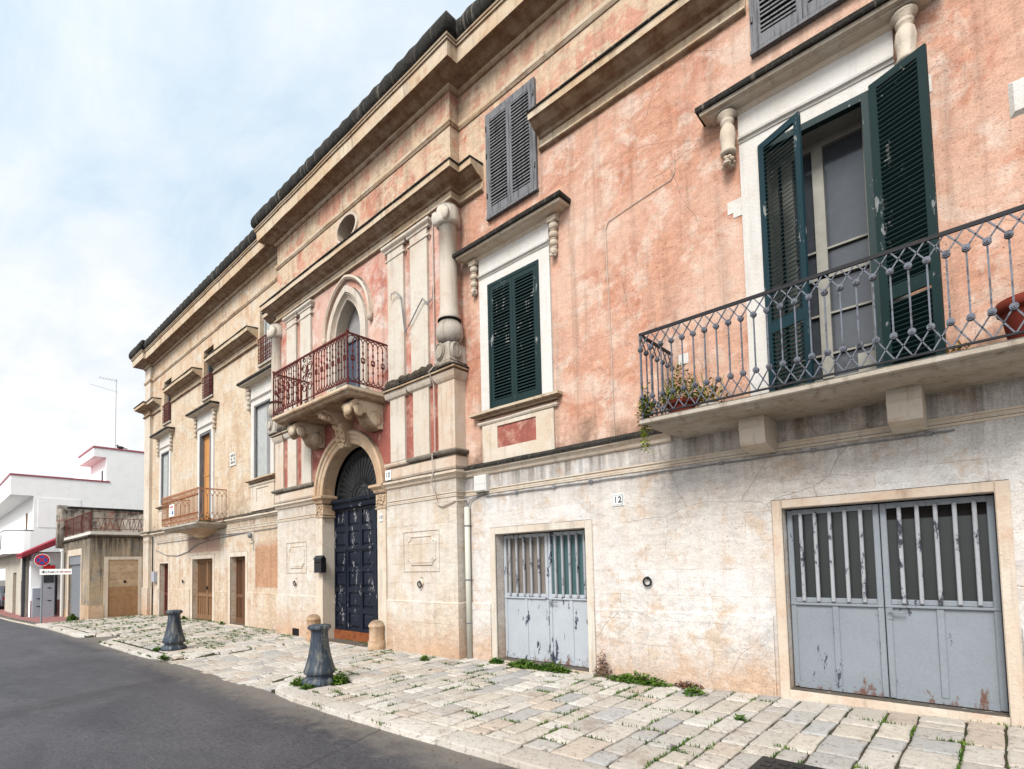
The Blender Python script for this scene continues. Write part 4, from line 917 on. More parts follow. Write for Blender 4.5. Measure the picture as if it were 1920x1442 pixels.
# louvred leaf in a local frame: hinge at (x,y), leaf runs along direction ang
def louvre(parent, name, x, y, z0, z1, w, ang, matn, slats, slatmat=None, st=.055, bot=.12, top=.07, mid=None, tilt=1, th=.03, seed=0, sh=.008):
    random.seed(seed+17); mb = MB(); d = (cos(ang), sin(ang)); nrm = (-sin(ang), cos(ang))
    def B(s0, s1, t0, t1, a, b_, dz=0):   # dz: slope across thickness
        P_ = []
        for z in (a, b_):
            for s_, t in ((s0, t0), (s1, t0), (s1, t1), (s0, t1)):
                P_.append((x+d[0]*s_+nrm[0]*t, y+d[1]*s_+nrm[1]*t, z+(dz if t == t1 else 0)))
        mb.hexa(P_)
    B(0, st, -th/2, th/2, z0, z1); B(w-st, w, -th/2, th/2, z0, z1); B(st, w-st, -th/2+.001, th/2-.001, z0, z0+bot); B(st, w-st, -th/2+.001, th/2-.001, z1-top, z1)
    if mid: B(st, w-st, -th/2+.001, th/2-.001, mid-.02, mid+.10)
    mb.cm = 1 if slatmat else 0
    a, b_ = z0+bot, z1-top; n = slats; p = (b_-a)/n
    for i in range(n):
        z = a+p*(i+.25)+random.uniform(-.0035, .0035)
        if mid and mid-.02 < z < mid+.07: continue
        B(st-.004, w-st+.004, -th*.62, th*.62, z, z+sh, p*.75*tilt)
    return mb.build(name, [matn, slatmat] if slatmat else matn, parent)
# W1: closed green shutters
mb = MB(); y = -.02; xa, xb, za, zb_ = -5.65, -4.63, 3.975, 5.97
for q in ((xa, xa+.045, za, zb_), (xb-.045, xb, za, zb_), (xa+.045, xb-.045, zb_-.05, zb_)): mb.box(q[0], q[1], y-.03, .08, q[2], q[3])
mb.build('shutter_frame', 'green_paint', dW1)
mb = MB(); mb.box(-5.62, -4.66, .075, .09, 3.97, 5.95); mb.build('inner_panel', 'void', dW1)
louvre(dW1, 'shutter', -5.60, -.03, 3.985, 5.915, .458, 0, 'green_paint', 36, tilt=.5, seed=1, sh=.018)
louvre(dW1, 'shutter', -5.138, -.03, 3.985, 5.915, .458, 0, 'green_paint', 36, tilt=.5, seed=2, sh=.018)
# WB: open shutters
mb = MB(); xa, xb, za, zb_ = -1.64, -.64, 3.12, 5.97
for q in ((xa, xa+.06, za, zb_), (xb-.075, xb, za, zb_), (xa+.06, xb-.075, zb_-.07, zb_)): mb.box(q[0], q[1], -.055, .02, q[2], q[3])
mb.build('shutter_frame', 'green_paint', dWB)
sl_ = louvre(dWB, 'shutter', -1.62, -.065, 3.15, 5.96, .47, -radians(24), 'teal_paint', 60, 'green_paint', st=.06, mid=3.92, seed=3); sl_['label'] = 'half open left leaf of the green shutters'
sr_ = louvre(dWB, 'shutter', -.645, -.065, 3.15, 5.99, .46, -radians(21), 'green_paint', 60, st=.065, mid=3.92, tilt=-1, seed=4); sr_['label'] = 'right leaf of the green shutters folded back over the wall'
mb = MB(); mb.box(-.70, -.645, .02, .36, 3.12, 5.95); mb.box(-1.635, -1.60, .02, .36, 3.12, 5.95); mb.box(-1.60, -.70, .02, .36, 5.93, 5.955); mb.build('reveal_lining', 'frame_paint', dWB)
mb = MB(); y0 = .26
for q in ((-1.60, -1.54, 3.12, 5.93), (-.76, -.70, 3.12, 5.93), (-1.54, -.76, 5.86, 5.93), (-1.54, -.76, 4.46, 4.50), (-1.21, -1.11, 3.12, 5.86), (-1.54, -.76, 3.12, 3.42), (-1.50, -1.40, 3.42, 5.86), (-.90, -.76, 3.42, 3.60)): mb.box(q[0], q[1], y0, y0+.05+.002*abs(q[0]), q[2], q[3])
for z in (3.66, 4.08, 4.76): mb.box(-1.11, -.76, y0+.01, y0+.035, z, z+.02); mb.box(-1.40, -1.21, y0+.01, y0+.035, z, z+.02)
mb.build('window_frame', 'frame_paint', dWB)
mb = MB(); mb.box(-1.60, -.70, .305, .315, 3.12, 5.93); mb.build('pane', 'window_glass', dWB)
mb = MB(); mb.box(-1.62, -.66, .0, .36, 3.09, 3.125); mb.build('doorstep', 'balcony_stone', dWB)
# left windows
for (xa, xb, za, zb_), dd in (((-22.32, -21.40, 3.97, 5.90), d1), ((-14.30, -13.32, 3.97, 5.93), d3)):
    mb = MB(); mb.box(xa, xa+.07, -.02, .06, za, zb_); mb.box(xb-.05, xb, -.02, .06, za, zb_); mb.box(xa+.05, xb-.05, -.035, .06, zb_-.05, zb_)
    mb.build('shutter_frame', 'grey_wood', dd)
    mb = MB(); mb.box(xb-.30, xb-.05, .02, .05, za, zb_-.05)
    for i in range(4): mb.box(xb-.30+.062*i, xb-.295+.062*i, .016, .02, za, zb_-.05)
    mb.build('shutter', 'pale_grey_wood', dd)
    mb = MB(); mb.box(xa+.05, xb-.30, .035, .06, za, zb_-.05); mb.build('blind', 'pale_blind', dd)
mb = MB(); xa, xb = -18.36, -17.36
mb.box(xa, xa+.05, -.03, .2, 3.05, 5.9); mb.box(xb-.14, xb-.0, -.03, .02, 3.05, 5.9); mb.box(xa+.05, xb-.14, -.02, .2, 5.83, 5.9); mb.build('shutter', 'grey_wood', d2)
mb = MB(); mb.box(xa+.05, xb-.14, .10, .2, 3.05, 5.83); mb.box(xa+.1, xa+.13, .09, .10, 3.05, 5.83); mb.box(xa+.05, xb-.14, .088, .10, 4.55, 4.62); mb.build('door_leaf', 'orange_wood', d2)
# attic windows: left three with little railings
for i, (xa, xb, za, zb_, _) in enumerate((A1, A2, A3)):
    mb = MB(); mb.box(xa, xb, .115, .14, za, zb_); w = mb.build('attic_window', 'pale_blind' if i == 2 else 'void', PAL)
    mb = MB(); mb.box(xa-.03, xb+.03, -.05, .12, 6.90, 6.95); mb.build('sill', 'balcony_stone', w)
    mb = MB(); mb.bar((xa-.02, -.04, 7.63), (xb+.02, -.04, 7.63), .018, 4); mb.bar((xa-.02, -.04, 7.0), (xb+.02, -.04, 7.0), .012, 4)
    n = 7
    for k in range(n+1):
        xx = xa+(xb-xa)*k/n; mb.bar((xx, -.04, 7.0), (xx, -.04, 7.63), .009, 4)
        if k < n:
            for zc in (7.52, 7.12, 7.31): mb.tube([(xx+(xb-xa)/n*(.5+.42*cos(t*pi/4)), -.04, zc+.06*sin(t*pi/4)) for t in range(9)], .008, 4)
    mb.build('railing', 'rust_iron', w)
    mb = MB(); mb.box(xa+.1, xa+.14, .10, .114, za+.1, za+1.2) ; mb.build('inner_frame', 'grey_wood', w)
# attic windows on the right: closed grey louvres
for xa, xb in ((-5.62, -4.62), (-1.655, -.655)):
    mb = MB(); mb.box(xa+.055, xb-.055, -.004, -.001, 7.04, 8.66); bk_ = mb; mb = MB(); mb.box(xa, xa+.055, -.05, 0, 7.04, 8.72); mb.box(xb-.055, xb, -.05, 0, 7.04, 8.72); mb.box(xa+.055, xb-.055, -.048, 0, 8.66, 8.72); mb.box(xa-.01, xb+.01, -.065, 0, 7.0, 7.04)
    w = mb.build('attic_window', 'grey_wood', PAL)
    bk_.build('backing', 'void', w); c = (xa+xb)/2
    louvre(w, 'shutter', xa+.055, -.045, 7.05, 8.655, c-xa-.058, 0, 'grey_wood', 27, st=.05, th=.026, seed=5, tilt=.45, sh=.020); louvre(w, 'shutter', c+.003, -.045, 7.05, 8.655, c-xa-.058, 0, 'grey_wood', 27, st=.05, th=.026, seed=6, tilt=.45, sh=.020)
    for z in (7.35, 8.0, 8.45):
        mb = MB(); mb.bar((xa+.02, -.06, z), (xa+.02, -.06, z+.07), .012); mb.bar((xb-.02, -.06, z), (xb-.02, -.06, z+.07), .012); mb.build('hinge', 'black_metal', w)
# --- ground floor doors on the left -----------------------------------------------------------
def surround(name, xa, xb, z0, z1, w, y=-.02, m_='cream_stone', par=PAL):
    mb = MB(); mb.bbox(xa-w, xa, y, .01, z0, z1+w, .008); mb.bbox(xb, xb+w, y, .01, z0, z1+w, .008); mb.bbox(xa, xb, y, .01, z1, z1+w, .008)
    return mb.build(name, m_, par)
def plank_door(dr, xa, xb, z0, z1, y, matn, slots=True, handle=True):
    mb = MB(); c = (xa+xb)/2
    mb.box(xa, xb, y+.03, y+.07, z0, z1)
    for a, b_ in ((xa, c-.006), (c+.006, xb)):
        mb.box(a, a+.07, y, y+.03, z0, z1); mb.box(b_-.07, b_, y, y+.03, z0, z1); mb.box(a+.07, b_-.07, y+.002, y+.03, z1-.08, z1); mb.box(a+.07, b_-.07, y+.002, y+.03, z0, z0+.16); mb.box(a+.07, b_-.07, y+.002, y+.03, z0+.72, z0+.82)
        n = 4
        for i in range(1, n): xx = a+.07+(b_-a-.14)*i/n; mb.box(xx-.012, xx+.012, y+.008, y+.03, z0+.16, z1-.08)
    o = mb.build('door_leaf', matn, dr)
    if slots:
        mb = MB()
        for a, b_ in ((xa, c-.006), (c+.006, xb)):
            for i in range(4):
                xx = a+.07+(b_-a-.14)*(i+.5)/4; mb.box(xx-.022, xx+.022, y+.022, y+.031, z0+.86, z1-.14)
        mb.build('light_slot', 'void', o)
    if handle:
        mb = MB(); mb.tube([(c+.05, y-.03+0*k, z0+1.0+.06*cos(k*pi/4)) for k in range(5)], .012, 6); mb.ell((c+.05, y-.02, z0+1.0), .02, .03, .05, 8, 6); mb.build('handle', 'black_metal', o)
sA = surround('doorway', DA[0], DA[1], -.1, 1.88, .08); plank_door(sA, DA[0], DA[1], 0.02, 1.88, .15, 'red_brown_wood', False, False); sA['label'] = 'narrow doorway with a red brown door at the far left'
sB = surround('doorway', DB[0], DB[1], 0, 1.96, .13); sB['label'] = 'wide doorway with a double brown wooden door under the rusty balcony'; plank_door(sB, DB[0], DB[1], .06, 1.96, .14, 'brown_wood')
sC = surround('doorway', DC[0], DC[1], 0, 1.96, .14); sC['label'] = 'narrow doorway with a dark brown plank door'; plank_door(sC, DC[0], DC[1], .10, 1.96, .15, 'dark_brown_wood', False, False)
for (xa, xb), s_ in (((DA[0], DA[1]), sA), ((DB[0], DB[1]), sB), ((DC[0], DC[1]), sC)):
    mb = MB(); mb.box(xa, xb, -.06, .2, -.2, gz((xa+xb)/2)+.03); mb.build('doorstep', 'pink_cream_stone', s_)
# --- garages ------------------------------------------------------------------------------------
def garage(xa, xb, z0, z1, w, y, pm, glass, nb, par_label, hz_, sm='pale_stone', chipseam=False):
    s_ = surround('garage_doorway', xa, xb, z0-.1, z1, w, -.025, sm); s_['label'] = par_label
    mb = MB(); mb.box(xa, xb, -.03, y+.1, z0-.3, z0+.035); mb.build('threshold', 'pink_cream_stone', s_)
    c = (xa+xb)/2+(.05 if chipseam else 0); zb_ = z0+.045; out = []
    for k, (a, b_) in enumerate(((xa+.012, c-.004), (c+.004, xb-.004))):
        mb = MB(); f = .05; t0, t1 = y-.02, y+.02
        mb.bbox(a, a+f, t0, t1, zb_, z1-.015, .006); mb.bbox(b_-f, b_, t0, t1, zb_, z1-.015, .006); mb.box(a+f, b_-f, t0+.001, t1, z1-.065, z1-.015); mb.bbox(a+f, b_-f, t0+.001, t1, hz_-.03, hz_+.02, .006); mb.box(a+f, b_-f, t0+.001, t1, zb_, zb_+.05)
        mb.bbox(a+.002, b_-.002, t0-.010, t0+.002, hz_-.055, hz_-.03, .004)
        m_ = (a+b_)/2; mb.bbox(m_-.028, m_+.028, t0+.002, t1, zb_+.05, hz_-.03, .006); mb.box(a+f, b_-f, t0+.016, t1, zb_+.05, hz_-.03)
        leaf = mb.build('door_leaf', pm, s_)
        mb = MB(); mb.box(a+f, b_-f, t1-.008, t1, hz_+.02, z1-.065); mb.build('pane', glass[k], leaf)
        if not chipseam and k == 1:
            mb = MB(); mb.box(a+f, b_-f, t1-.012, t1-.009, z1-.17, z1-.066); mb.build('open_slot', 'void', leaf)
        mb = MB()
        for i in range(nb):
            xx = a+f+(b_-f-a-f)*(i+.62 if k == 0 else i+.75)/(nb+.35); mb.bbox(xx-.016, xx+.016, t0-.028, t0+.004, hz_-.015, z1-.05, .006)
        mb.build('bars', 'chipped_bar', leaf)
        out.append(leaf)
    mb = MB(); hx = c+.07; mb.bar((hx-.03, y-.05, hz_-.09), (hx-.03, y-.02, hz_-.09), .012); mb.bar((hx-.03, y-.055, hz_-.09), (hx+.10, y-.055, hz_-.095), .009); mb.box(hx-.05, hx-.01, y-.026, y-.02, hz_-.16, hz_-.05); mb.build('handle', 'galvanised', out[1])
    return s_
garage(-5.63, -3.99, .13, 2.05, .11, .18, 'white_garage_paint', ('grey_mesh_glass', 'teal_glass'), 5, 'smaller garage doorway with pale peeling barred doors', 1.13, chipseam=True)
garage(-1.59, .02, .24, 2.10, .095, .13, 'garage_paint', ('dark_glass', 'dark_glass'), 5, 'larger garage doorway with grey blue barred doors', 1.17, 'pink_cream_stone')
# --- big balcony on the right ---------------------------------------------------------------
bx0, bx1, by = -2.73, .45, -.80
mb = MB(); pth = [(bx0+.14, 0), (bx0+.14, by+.14), (bx1-.14, by+.14), (bx1-.14, 0)]
mb.sweep([(-.2, 3.005), (-.02, 3.005), (.03, 3.012), (.05, 3.022), (.055, 3.03), (.075, 3.032), (.08, 3.045), (.13, 3.05), (.14, 3.06), (.14, 3.095), (.125, 3.11), (-.2, 3.112)], pth, False)
mb.box(bx0+.3, bx1-.3, by+.3, 0, 3.006, 3.111); bb = mb.build('balcony', 'balcony_stone', PAL); bb['label'] = 'long stone balcony with grey lattice railing above the large garage door'
for xa, xb in ((-1.84, -1.60), (-.62, -.38)):
    mb = MB(); pr = [(0, 2.69), (-.10, 2.69), (-.28, 2.71), (-.385, 2.735), (-.405, 2.765), (-.42, 2.90), (-.42, 3.005), (0, 3.005)]
    n = mb.add([(xa, y, z) for y, z in pr]+[(xb, y, z) for y, z in pr]); m_ = len(pr)
    for i in range(m_-1): mb.face(n+i, n+i+1, n+m_+i+1, n+m_+i)
    mb.face(*[n+i for i in range(m_-1, -1, -1)]); mb.face(*[n+m_+i for i in range(m_)]); mb.box(xa+.06, xb-.06, -.424, -.42, 2.91, 2.97); mb.box(xa-.004, xb+.004, -.426, 0, 2.893, 2.900); mb.build('corbel', 'pale_stone', bb)
def lattice(mb, p, q, zt, zb_, n, zu, zl, disc=.027, r=.0085, first=False, orient=None, dark=False):
    p = Vector(p); q = Vector(q); d = q-p; L_ = d.length; d.normalize(); u = L_/n; nv = Vector((d.y, -d.x, 0))
    P3 = lambda s_, z: (p.x+d.x*s_, p.y+d.y*s_, z)
    if dark: mb.cm = 1
    mb.bar(P3(-.01, zt), P3(L_+.01, zt), .014, 4, flat=1.6); mb.bar(P3(0, zb_), P3(L_, zb_), .012, 4); mb.cm = 0
    for i in range(n+1):
        s_ = i*u; mb.bar(P3(s_, zl), P3(s_, zu), r, 4)
        for zc, ze in ((zu, zt), (zl, zb_)):
            for sg in (-1, 1):
                e = s_+sg*u
                if -1e-3 <= e <= L_+1e-3: mb.bar(P3(s_, zc), P3(e, ze), r*.85, 4)
                else: mb.bar(P3(s_, zc), P3(s_, ze), r*.85, 4)
            a = Vector(P3(s_, zc)); 
            if disc:
                mb.bar(a+nv*.016, a-nv*.016, disc, 10); mb.bar(a+nv*.024, a-nv*.024, disc*.62, 10); mb.bar(a+nv*.030, a-nv*.030, disc*.25, 8)
mb = MB(); rx0, rx1, ry = bx0+.03, bx1-.03, by+.02; ZU, ZL = 3.90, 3.34
lattice(mb, (rx0, ry, 0), (rx1, ry, 0), 4.03, 3.145, 27, ZU-.035, ZL, dark=True); lattice(mb, (rx0, 0, 0), (rx0, ry, 0), 4.03, 3.145, 6, ZU-.035, ZL, dark=True); lattice(mb, (rx1, ry, 0), (rx1, 0, 0), 4.03, 3.145, 6, ZU-.035, ZL, dark=True)
mb.bar((rx0, ry, 3.11), (rx0, ry, 4.03), .013, 4); mb.build('railing', ['grey_iron', 'dark_iron'], bb)
# --- rusty balcony on the left ----------------------------------------------------------------
bx0, bx1, by = -19.38, -16.19, -.80
mb = MB(); pth = [(bx0+.12, 0), (bx0+.12, by+.12), (bx1-.12, by+.12), (bx1-.12, 0)]
mb.sweep([(-.25, 2.82), (-.02, 2.82), (.03, 2.84), (.07, 2.88), (.09, 2.90), (.12, 2.905), (.12, 2.955), (.10, 2.97), (-.25, 2.97)], pth, False); mb.box(bx0+.3, bx1-.3, by+.3, 0, 2.822, 2.968)
lb = mb.build('balcony', 'balcony_stone', PAL); lb['label'] = 'stone balcony with pale rusty lattice railing over the brown double door'
mb = MB(); c = (bx0+bx1)/2
mb.hexa([(c-.35, -.05, 2.62), (c+.35, -.05, 2.62), (c+.35, 0, 2.62), (c-.35, 0, 2.62), (c-1.0, -.56, 2.82), (c+1.0, -.56, 2.82), (c+1.0, 0, 2.82), (c-1.0, 0, 2.82)])
mb.ell((c, -.16, 2.70), .5, .16, .12, 16, 8); mb.ell((c+.5, -.25, 2.76), .22, .2, .08, 12, 8); mb.build('corbel', 'gold_stone', lb)
mb = MB(); rx0, rx1, ry = bx0+.03, bx1-.03, by+.03; ZU, ZL = 3.72, 3.22
lattice(mb, (rx0, ry, 0), (rx1, ry, 0), 3.90, 3.02, 30, ZU, ZL, .022, .009); lattice(mb, (rx0, 0, 0), (rx0, ry, 0), 3.90, 3.02, 6, ZU, ZL, .02); lattice(mb, (rx1, ry, 0), (rx1, 0, 0), 3.90, 3.02, 6, ZU, ZL, .02)
for s_ in (-1, 1):
    for zc, r in ((3.36, .09), (3.52, .07), (3.62, .05)): mb.tube([(c-.7+s_*(.12+(r*(1-t*.035))*cos(t*pi/6)), ry, zc+(r*(1-t*.035))*sin(t*pi/6)) for t in range(17)], .009, 4)
mb.build('railing', 'pale_rust_iron', lb)
# small pale block at the right edge of the upper wall, patches of new render beside the big window
mb = MB(); mb.bbox(.275, .62, -.03, .01, 5.16, 5.46, .03); mb.build('stone_block', 'white_stone', PAL)
mb = MB(); mb.box(-1.99, -1.835, -.006, 0, 5.40, 5.54); mb.box(-1.93, -1.835, -.007, 0, 5.34, 5.43); mb.box(-.30, -.20, -.006, 0, 5.70, 5.86); mb.build('render_patch', 'white_stone', PAL)
mb = MB(); mb.box(-2.62, -2.50, -.006, 0, 3.88, 4.0); mb.build('render_patch', 'white_stone', PAL)
# ------------------------------------------------------------------ things fixed on or beside the front
def solo(mb, name, mats, loc, label, cat, group=None):
    return tagsolo(mb.build(name, mats), loc, label, cat, group)
def plate(x, y, z, w, h, txt, label, border=True, tcol='ink'):
    r = empty('house_number', (x, y, z), label, 'house number')
    mb = MB(); mb.bbox(x-w/2, x+w/2, y-.012, y, z-h/2, z+h/2, .003); mb.build('tile', 'white_sign', None, r).parent = r
    if border:
        mb = MB(); t = .004
        for k in (.008, .018):
            a, b_, c, d = x-w/2+k, x+w/2-k, z-h/2+k, z+h/2-k
            mb.box(a, b_, y-.0132, y-.012, c, c+t); mb.box(a, b_, y-.0132, y-.012, d-t, d); mb.box(a, a+t, y-.0132, y-.012, c+t, d-t); mb.box(b_-t, b_, y-.0132, y-.012, c+t, d-t)
        o = mb.build('border', 'ink', None, r); o.parent = r
    text_mesh('number', txt, h*.74, x, y-.0135, z, tcol, r, .001)
plate(-3.485, 0, 2.375, .17, .15, '12', 'white number 12 tile with a double black border on the whitewashed wall')
plate(-8.02, CY_-.055, 3.245, .16, .18, '10', 'larger white number 10 tile above the portal impost', False)
plate(-8.29, CY_-.035, 2.50, .10, .14, '10', 'small white number 10 plate on the portal jamb', False)
# drainpipe-like conduit beside the centre block
r = empty('conduit_pipe', (-6.19, -.05, .12), 'pale vertical pipe in the angle between centre block and whitewashed wall', 'pipe')
mb = MB(); mb.lathe((-6.19, -.06, 0), [(.045, .12), (.045, 2.52)], 14); mb.build('pipe', 'pipe_paint', None, r).parent = r
for z in (.68, 1.36, 2.22):
    mb = MB(); mb.lathe((-6.19, -.06, z), [(.05, -.012), (.052, 0), (.05, .012)], 12); mb.bar((-6.25, -.03, z), (-6.13, -.0, z), .008); mb.build('bracket', 'grey_cable', None, r).parent = r
# junction box, cables
mb = MB(); mb.bbox(-6.0, -5.73, -.10, 0, 2.73, 2.99, .02); mb.box(-5.99, -5.74, -.103, -.10, 2.85, 2.853)
solo(mb, 'junction_box', 'white_plastic', (-5.87, 0, 2.73), 'white junction box under the belt course beside the centre block', 'box')
mb = MB(); mb.tube([(-6.19, -.05, 2.52), (-6.23, -.06, 2.62), (-6.27, -.02, 2.70)], .012, 6); mb.tube([(-6.18, -.05, 2.52), (-6.13, -.03, 2.64), (-5.95, -.02, 2.68), (-5.8, -.02, 2.70)], .010, 6)
for k in range(40): x0 = -5.8+.14*k; mb.bar((x0, -.018, 2.655+.004*sin(k*1.3)), (x0+.14, -.018, 2.655+.004*sin(k*1.3+1.3)), .009, 5)
for x0 in (-5.2, -4.5, -3.9, -2.2, -1.3, -.4): mb.box(x0, x0+.05, -.035, -.012, 2.64, 2.675)
solo(mb, 'cable', 'grey_cable', (-6.19, 0, 2.52), 'grey cable clipped along the whitewashed wall above both garages', 'cable')
mb = MB(); P_ = [(-6.72, CY_-.03, 7.55), (-6.72, CY_-.03, 5.0), (-6.72, CY_-.06, 4.9), (-6.72, CY_-.16, 4.78), (-6.72, CY_-.06, 4.6), (-6.72, CY_-.05, 3.5), (-6.72, CY_-.12, 3.4), (-6.72, CY_-.10, 3.12), (-6.78, CY_-.10, 2.98), (-6.74, CY_-.04, 2.75), (-6.74, CY_-.03, 2.68), (-6.70, CY_-.03, 2.60), (-6.60, CY_-.03, 2.56), (-6.3, CY_-.02, 2.62), (-6.2, -.05, 2.64)]
mb.tube(P_, .011, 6); solo(mb, 'cable', 'cream_cable', (-6.72, CY_, 2.6), 'pale cable running down beside the corner column to the pipe top', 'cable')
mb = MB()
for o in (-.012, .012): mb.tube([(-7.83, CY_-.09, 6.42+o), (-7.78, CY_-.12, 6.50+o), (-7.66, CY_-.11, 6.50+o), (-7.55+o, CY_-.08, 6.38), (-7.50+o, CY_-.05, 5.82), (-7.46+o, CY_-.06, 5.73), (-7.30, CY_-.09, 5.80+o), (-7.05, CY_-.10, 6.02+o), (-6.93, CY_-.10, 6.12+o), (-6.84, CY_-.06, 6.02+o), (-6.76, CY_-.03, 6.08+o), (-6.73, CY_-.03, 6.3)], .0055, 6)
solo(mb, 'cable_bundle', 'grey_cable', (-7.4, CY_, 5.8), 'loose bundle of grey cables looping between the two right pilasters', 'cable')
mb = MB(); pts = [(-3.98+.0, -.012, 3.15), (-3.97, -.012, 5.93), (-3.93, -.012, 6.05), (-3.60, -.012, 6.16), (-2.95, -.012, 6.30), (-2.90, -.012, 6.36), (-2.88, -.012, 6.75)]
mb = MB(); mb.tube([(-3.50, -.01, 3.17), (-3.50, -.012, 4.2), (-3.52, -.01, 5.0), (-3.53, -.012, 5.93), (-3.49, -.01, 6.02), (-3.10, -.01, 6.08), (-2.62, -.01, 6.14), (-2.58, -.01, 6.20), (-2.57, -.01, 6.45)], .005, 5)
solo(mb, 'cable', 'cream_cable', (-3.5, 0, 3.17), 'thin painted wire climbing the pink wall between the windows', 'cable')
mb = MB(); mb.tube([(-14.9, -.02, 2.60), (-16.0, -.02, 2.57), (-17.6, -.02, 2.50), (-18.6, -.03, 2.42), (-19.4, -.02, 2.22), (-20.4, -.02, 2.12), (-21.6, -.02, 2.16), (-22.9, -.02, 2.40)], .012, 5)
mb.tube([(-12.6, -.03, 3.2), (-12.75, -.02, 2.75), (-13.0, -.02, 2.62), (-14.9, -.02, 2.60), (-16.2, -.02, 2.62), (-22.8, -.02, 2.62)], .009, 5)
solo(mb, 'cable', 'grey_cable', (-17.6, 0, 2.5), 'sagging cable across the left wall above the brown doors', 'cable')
r = empty('downpipe', (-23.15, -.05, 0), 'thin dark pipe with a grey meter box left of the narrow red brown door', 'pipe')
mb = MB(); mb.bar((-23.15, -.05, .0), (-23.15, -.05, 2.9), .022, 8); mb.build('pipe', 'dark_cable', None, r).parent = r
mb = MB(); mb.bbox(-23.05, -22.72, -.12, 0, 1.22, 1.60, .01); mb.build('meter_box', 'grey_cabinet', None, r).parent = r
mb = MB(); mb.box(-14.62, -14.35, -.02, 0, 2.30, 2.62); mb.cm = 1; mb.ell((-14.45, -.07, 2.50), .06, .06, .08, 10, 8); mb.tube([(-14.45, -.05, 2.5), (-14.30, -.06, 2.36), (-14.28, -.04, 2.08)], .008, 5)
solo(mb, 'insulator', ['cream_stone', 'grey_cable'], (-14.45, 0, 2.3), 'old grey cable insulator above the tan plaster patch', 'insulator')
# mailbox
r = empty('mailbox', (-10.28, -.27, 1.52), 'black metal mailbox on the left jamb of the portal', 'mailbox')
X0 = PC-1.0; mb = MB(); mb.box(X0-.13, X0+.16, CY_-.15, CY_-.035, 1.50, 1.78)
n = mb.add([(X0-.15, CY_-.17, 1.78), (X0+.18, CY_-.17, 1.78), (X0+.18, CY_-.035, 1.78), (X0-.15, CY_-.035, 1.78), (X0-.15, CY_-.10, 1.86), (X0+.18, CY_-.10, 1.86)])
for q in ((0, 1, 5, 4), (3, 4, 5, 2), (0, 4, 3), (1, 2, 5), (3, 2, 1, 0)): mb.face(*[n+k for k in q])
mb.build('body', 'black_metal', None, r).parent = r
mb = MB(); mb.box(X0-.09, X0+.12, CY_-.156, CY_-.15, 1.70, 1.725); mb.build('slot', 'void', None, r).parent = r
# stone guard posts by the portal
for k, (x, lab) in enumerate(((-8.33, 'round-topped stone guard post right of the portal'), (-10.62, 'round-topped stone guard post left of the portal'))):
    r = empty('guard_post', (x, CY_-.14, .08), lab, 'stone post', 'stone guard posts at the portal')
    mb = MB(); mb.lathe((x, CY_-.13, 0), [(.155, .02), (.155, .26), (.14, .265), (.136, .28), (.13, .50), (.145, .515), (.145, .54), (.122, .58), (.085, .615), (.03, .635)], 20); mb.build('shaft', 'gold_stone', None, r).parent = r
# banner on the left balcony
r = empty('sale_notice', (-18.9, -.80, 3.3), 'white paper notice with red and blue print tied to the rusty balcony railing', 'notice')
mb = MB(); xa = -18.55; mb.box(xa, xa+.42, -.802, -.796, 3.26, 3.62); mb.build('sheet', 'white_sign', None, r).parent = r
mb = MB(); mb.box(xa+.05, xa+.37, -.804, -.802, 3.52, 3.57); mb.box(xa+.05, xa+.30, -.804, -.802, 3.45, 3.475); mb.build('red_print', 'red_sign', None, r).parent = r
mb = MB(); mb.box(xa+.22, xa+.37, -.804, -.802, 3.31, 3.42); mb.box(xa+.04, xa+.16, -.804, -.802, 3.35, 3.37); mb.build('blue_print', 'blue_sign', None, r).parent = r
# --- flower pots and plants ---------------------------------------------------------------------
def leaves(mb, c, rad, n, size, up=.6, hang=0, squash=1, seed=0):
    random.seed(seed)
    for i in range(n):
        a = random.uniform(0, 2*pi); q = random.random()**.6; rr = rad*q
        px_, py_ = c[0]+rr*cos(a), c[1]+rr*sin(a)*squash; pz_ = c[2]+random.random()*up*(1.2-q)-hang*random.random()**1.5
        s_ = size*random.uniform(.6, 1.3); t = random.uniform(0, 2*pi); e = random.uniform(-.7, .9)
        d = Vector((cos(t)*cos(e), sin(t)*cos(e), sin(e)))*s_; w = Vector((-sin(t), cos(t), random.uniform(-.4, .4)))*s_*.28
        p = Vector((px_, py_, pz_)); mb.poly([p, p+d*.5+w, p+d, p+d*.5-w])
def pot(x, y, z, r, h, label, mats='old_terracotta', plant=None, seed=1, lname='leaf'):
    e = empty('flower_pot', (x, y, z), label, 'flower pot', 'flower pots on the balcony')
    mb = MB(); mb.lathe((x, y, z), [(r*.68, 0), (r*.74, h*.1), (r*.92, h*.72), (r*.93, h*.76), (r*1.06, h*.78), (r*1.1, h*.86), (r*1.08, h), (r*.96, h), (r*.9, h*.9)], 28); mb.build('pot', mats, None, e).parent = e
    mb = MB(); mb.lathe((x, y, z+h*.86), [(r*.93, 0), (r*.93, .01)], 20); mb.build('soil', 'soil', None, e).parent = e
    if plant:
        mb = MB(); leaves(mb, (x, y, z+h), *plant, seed=seed); mb.build('foliage', lname, None, e).parent = e
        mb = MB(); random.seed(seed)
        for i in range(16): a = random.uniform(0, 6.28); mb.bar((x+r*.4*cos(a), y+r*.4*sin(a), z+h*.9), (x+r*1.3*cos(a), y+r*1.1*sin(a), z+h+random.uniform(.1, .35)), .004, 3)
        mb.build('stems', 'fern_leaf', None, e).parent = e
pot(-2.42, -.42, 3.112, .15, .20, 'rusty red pot with feathery green plant at the left end of the big balcony', plant=(.24, 1100, .035, .40, 0), seed=2, lname='fern_leaf')
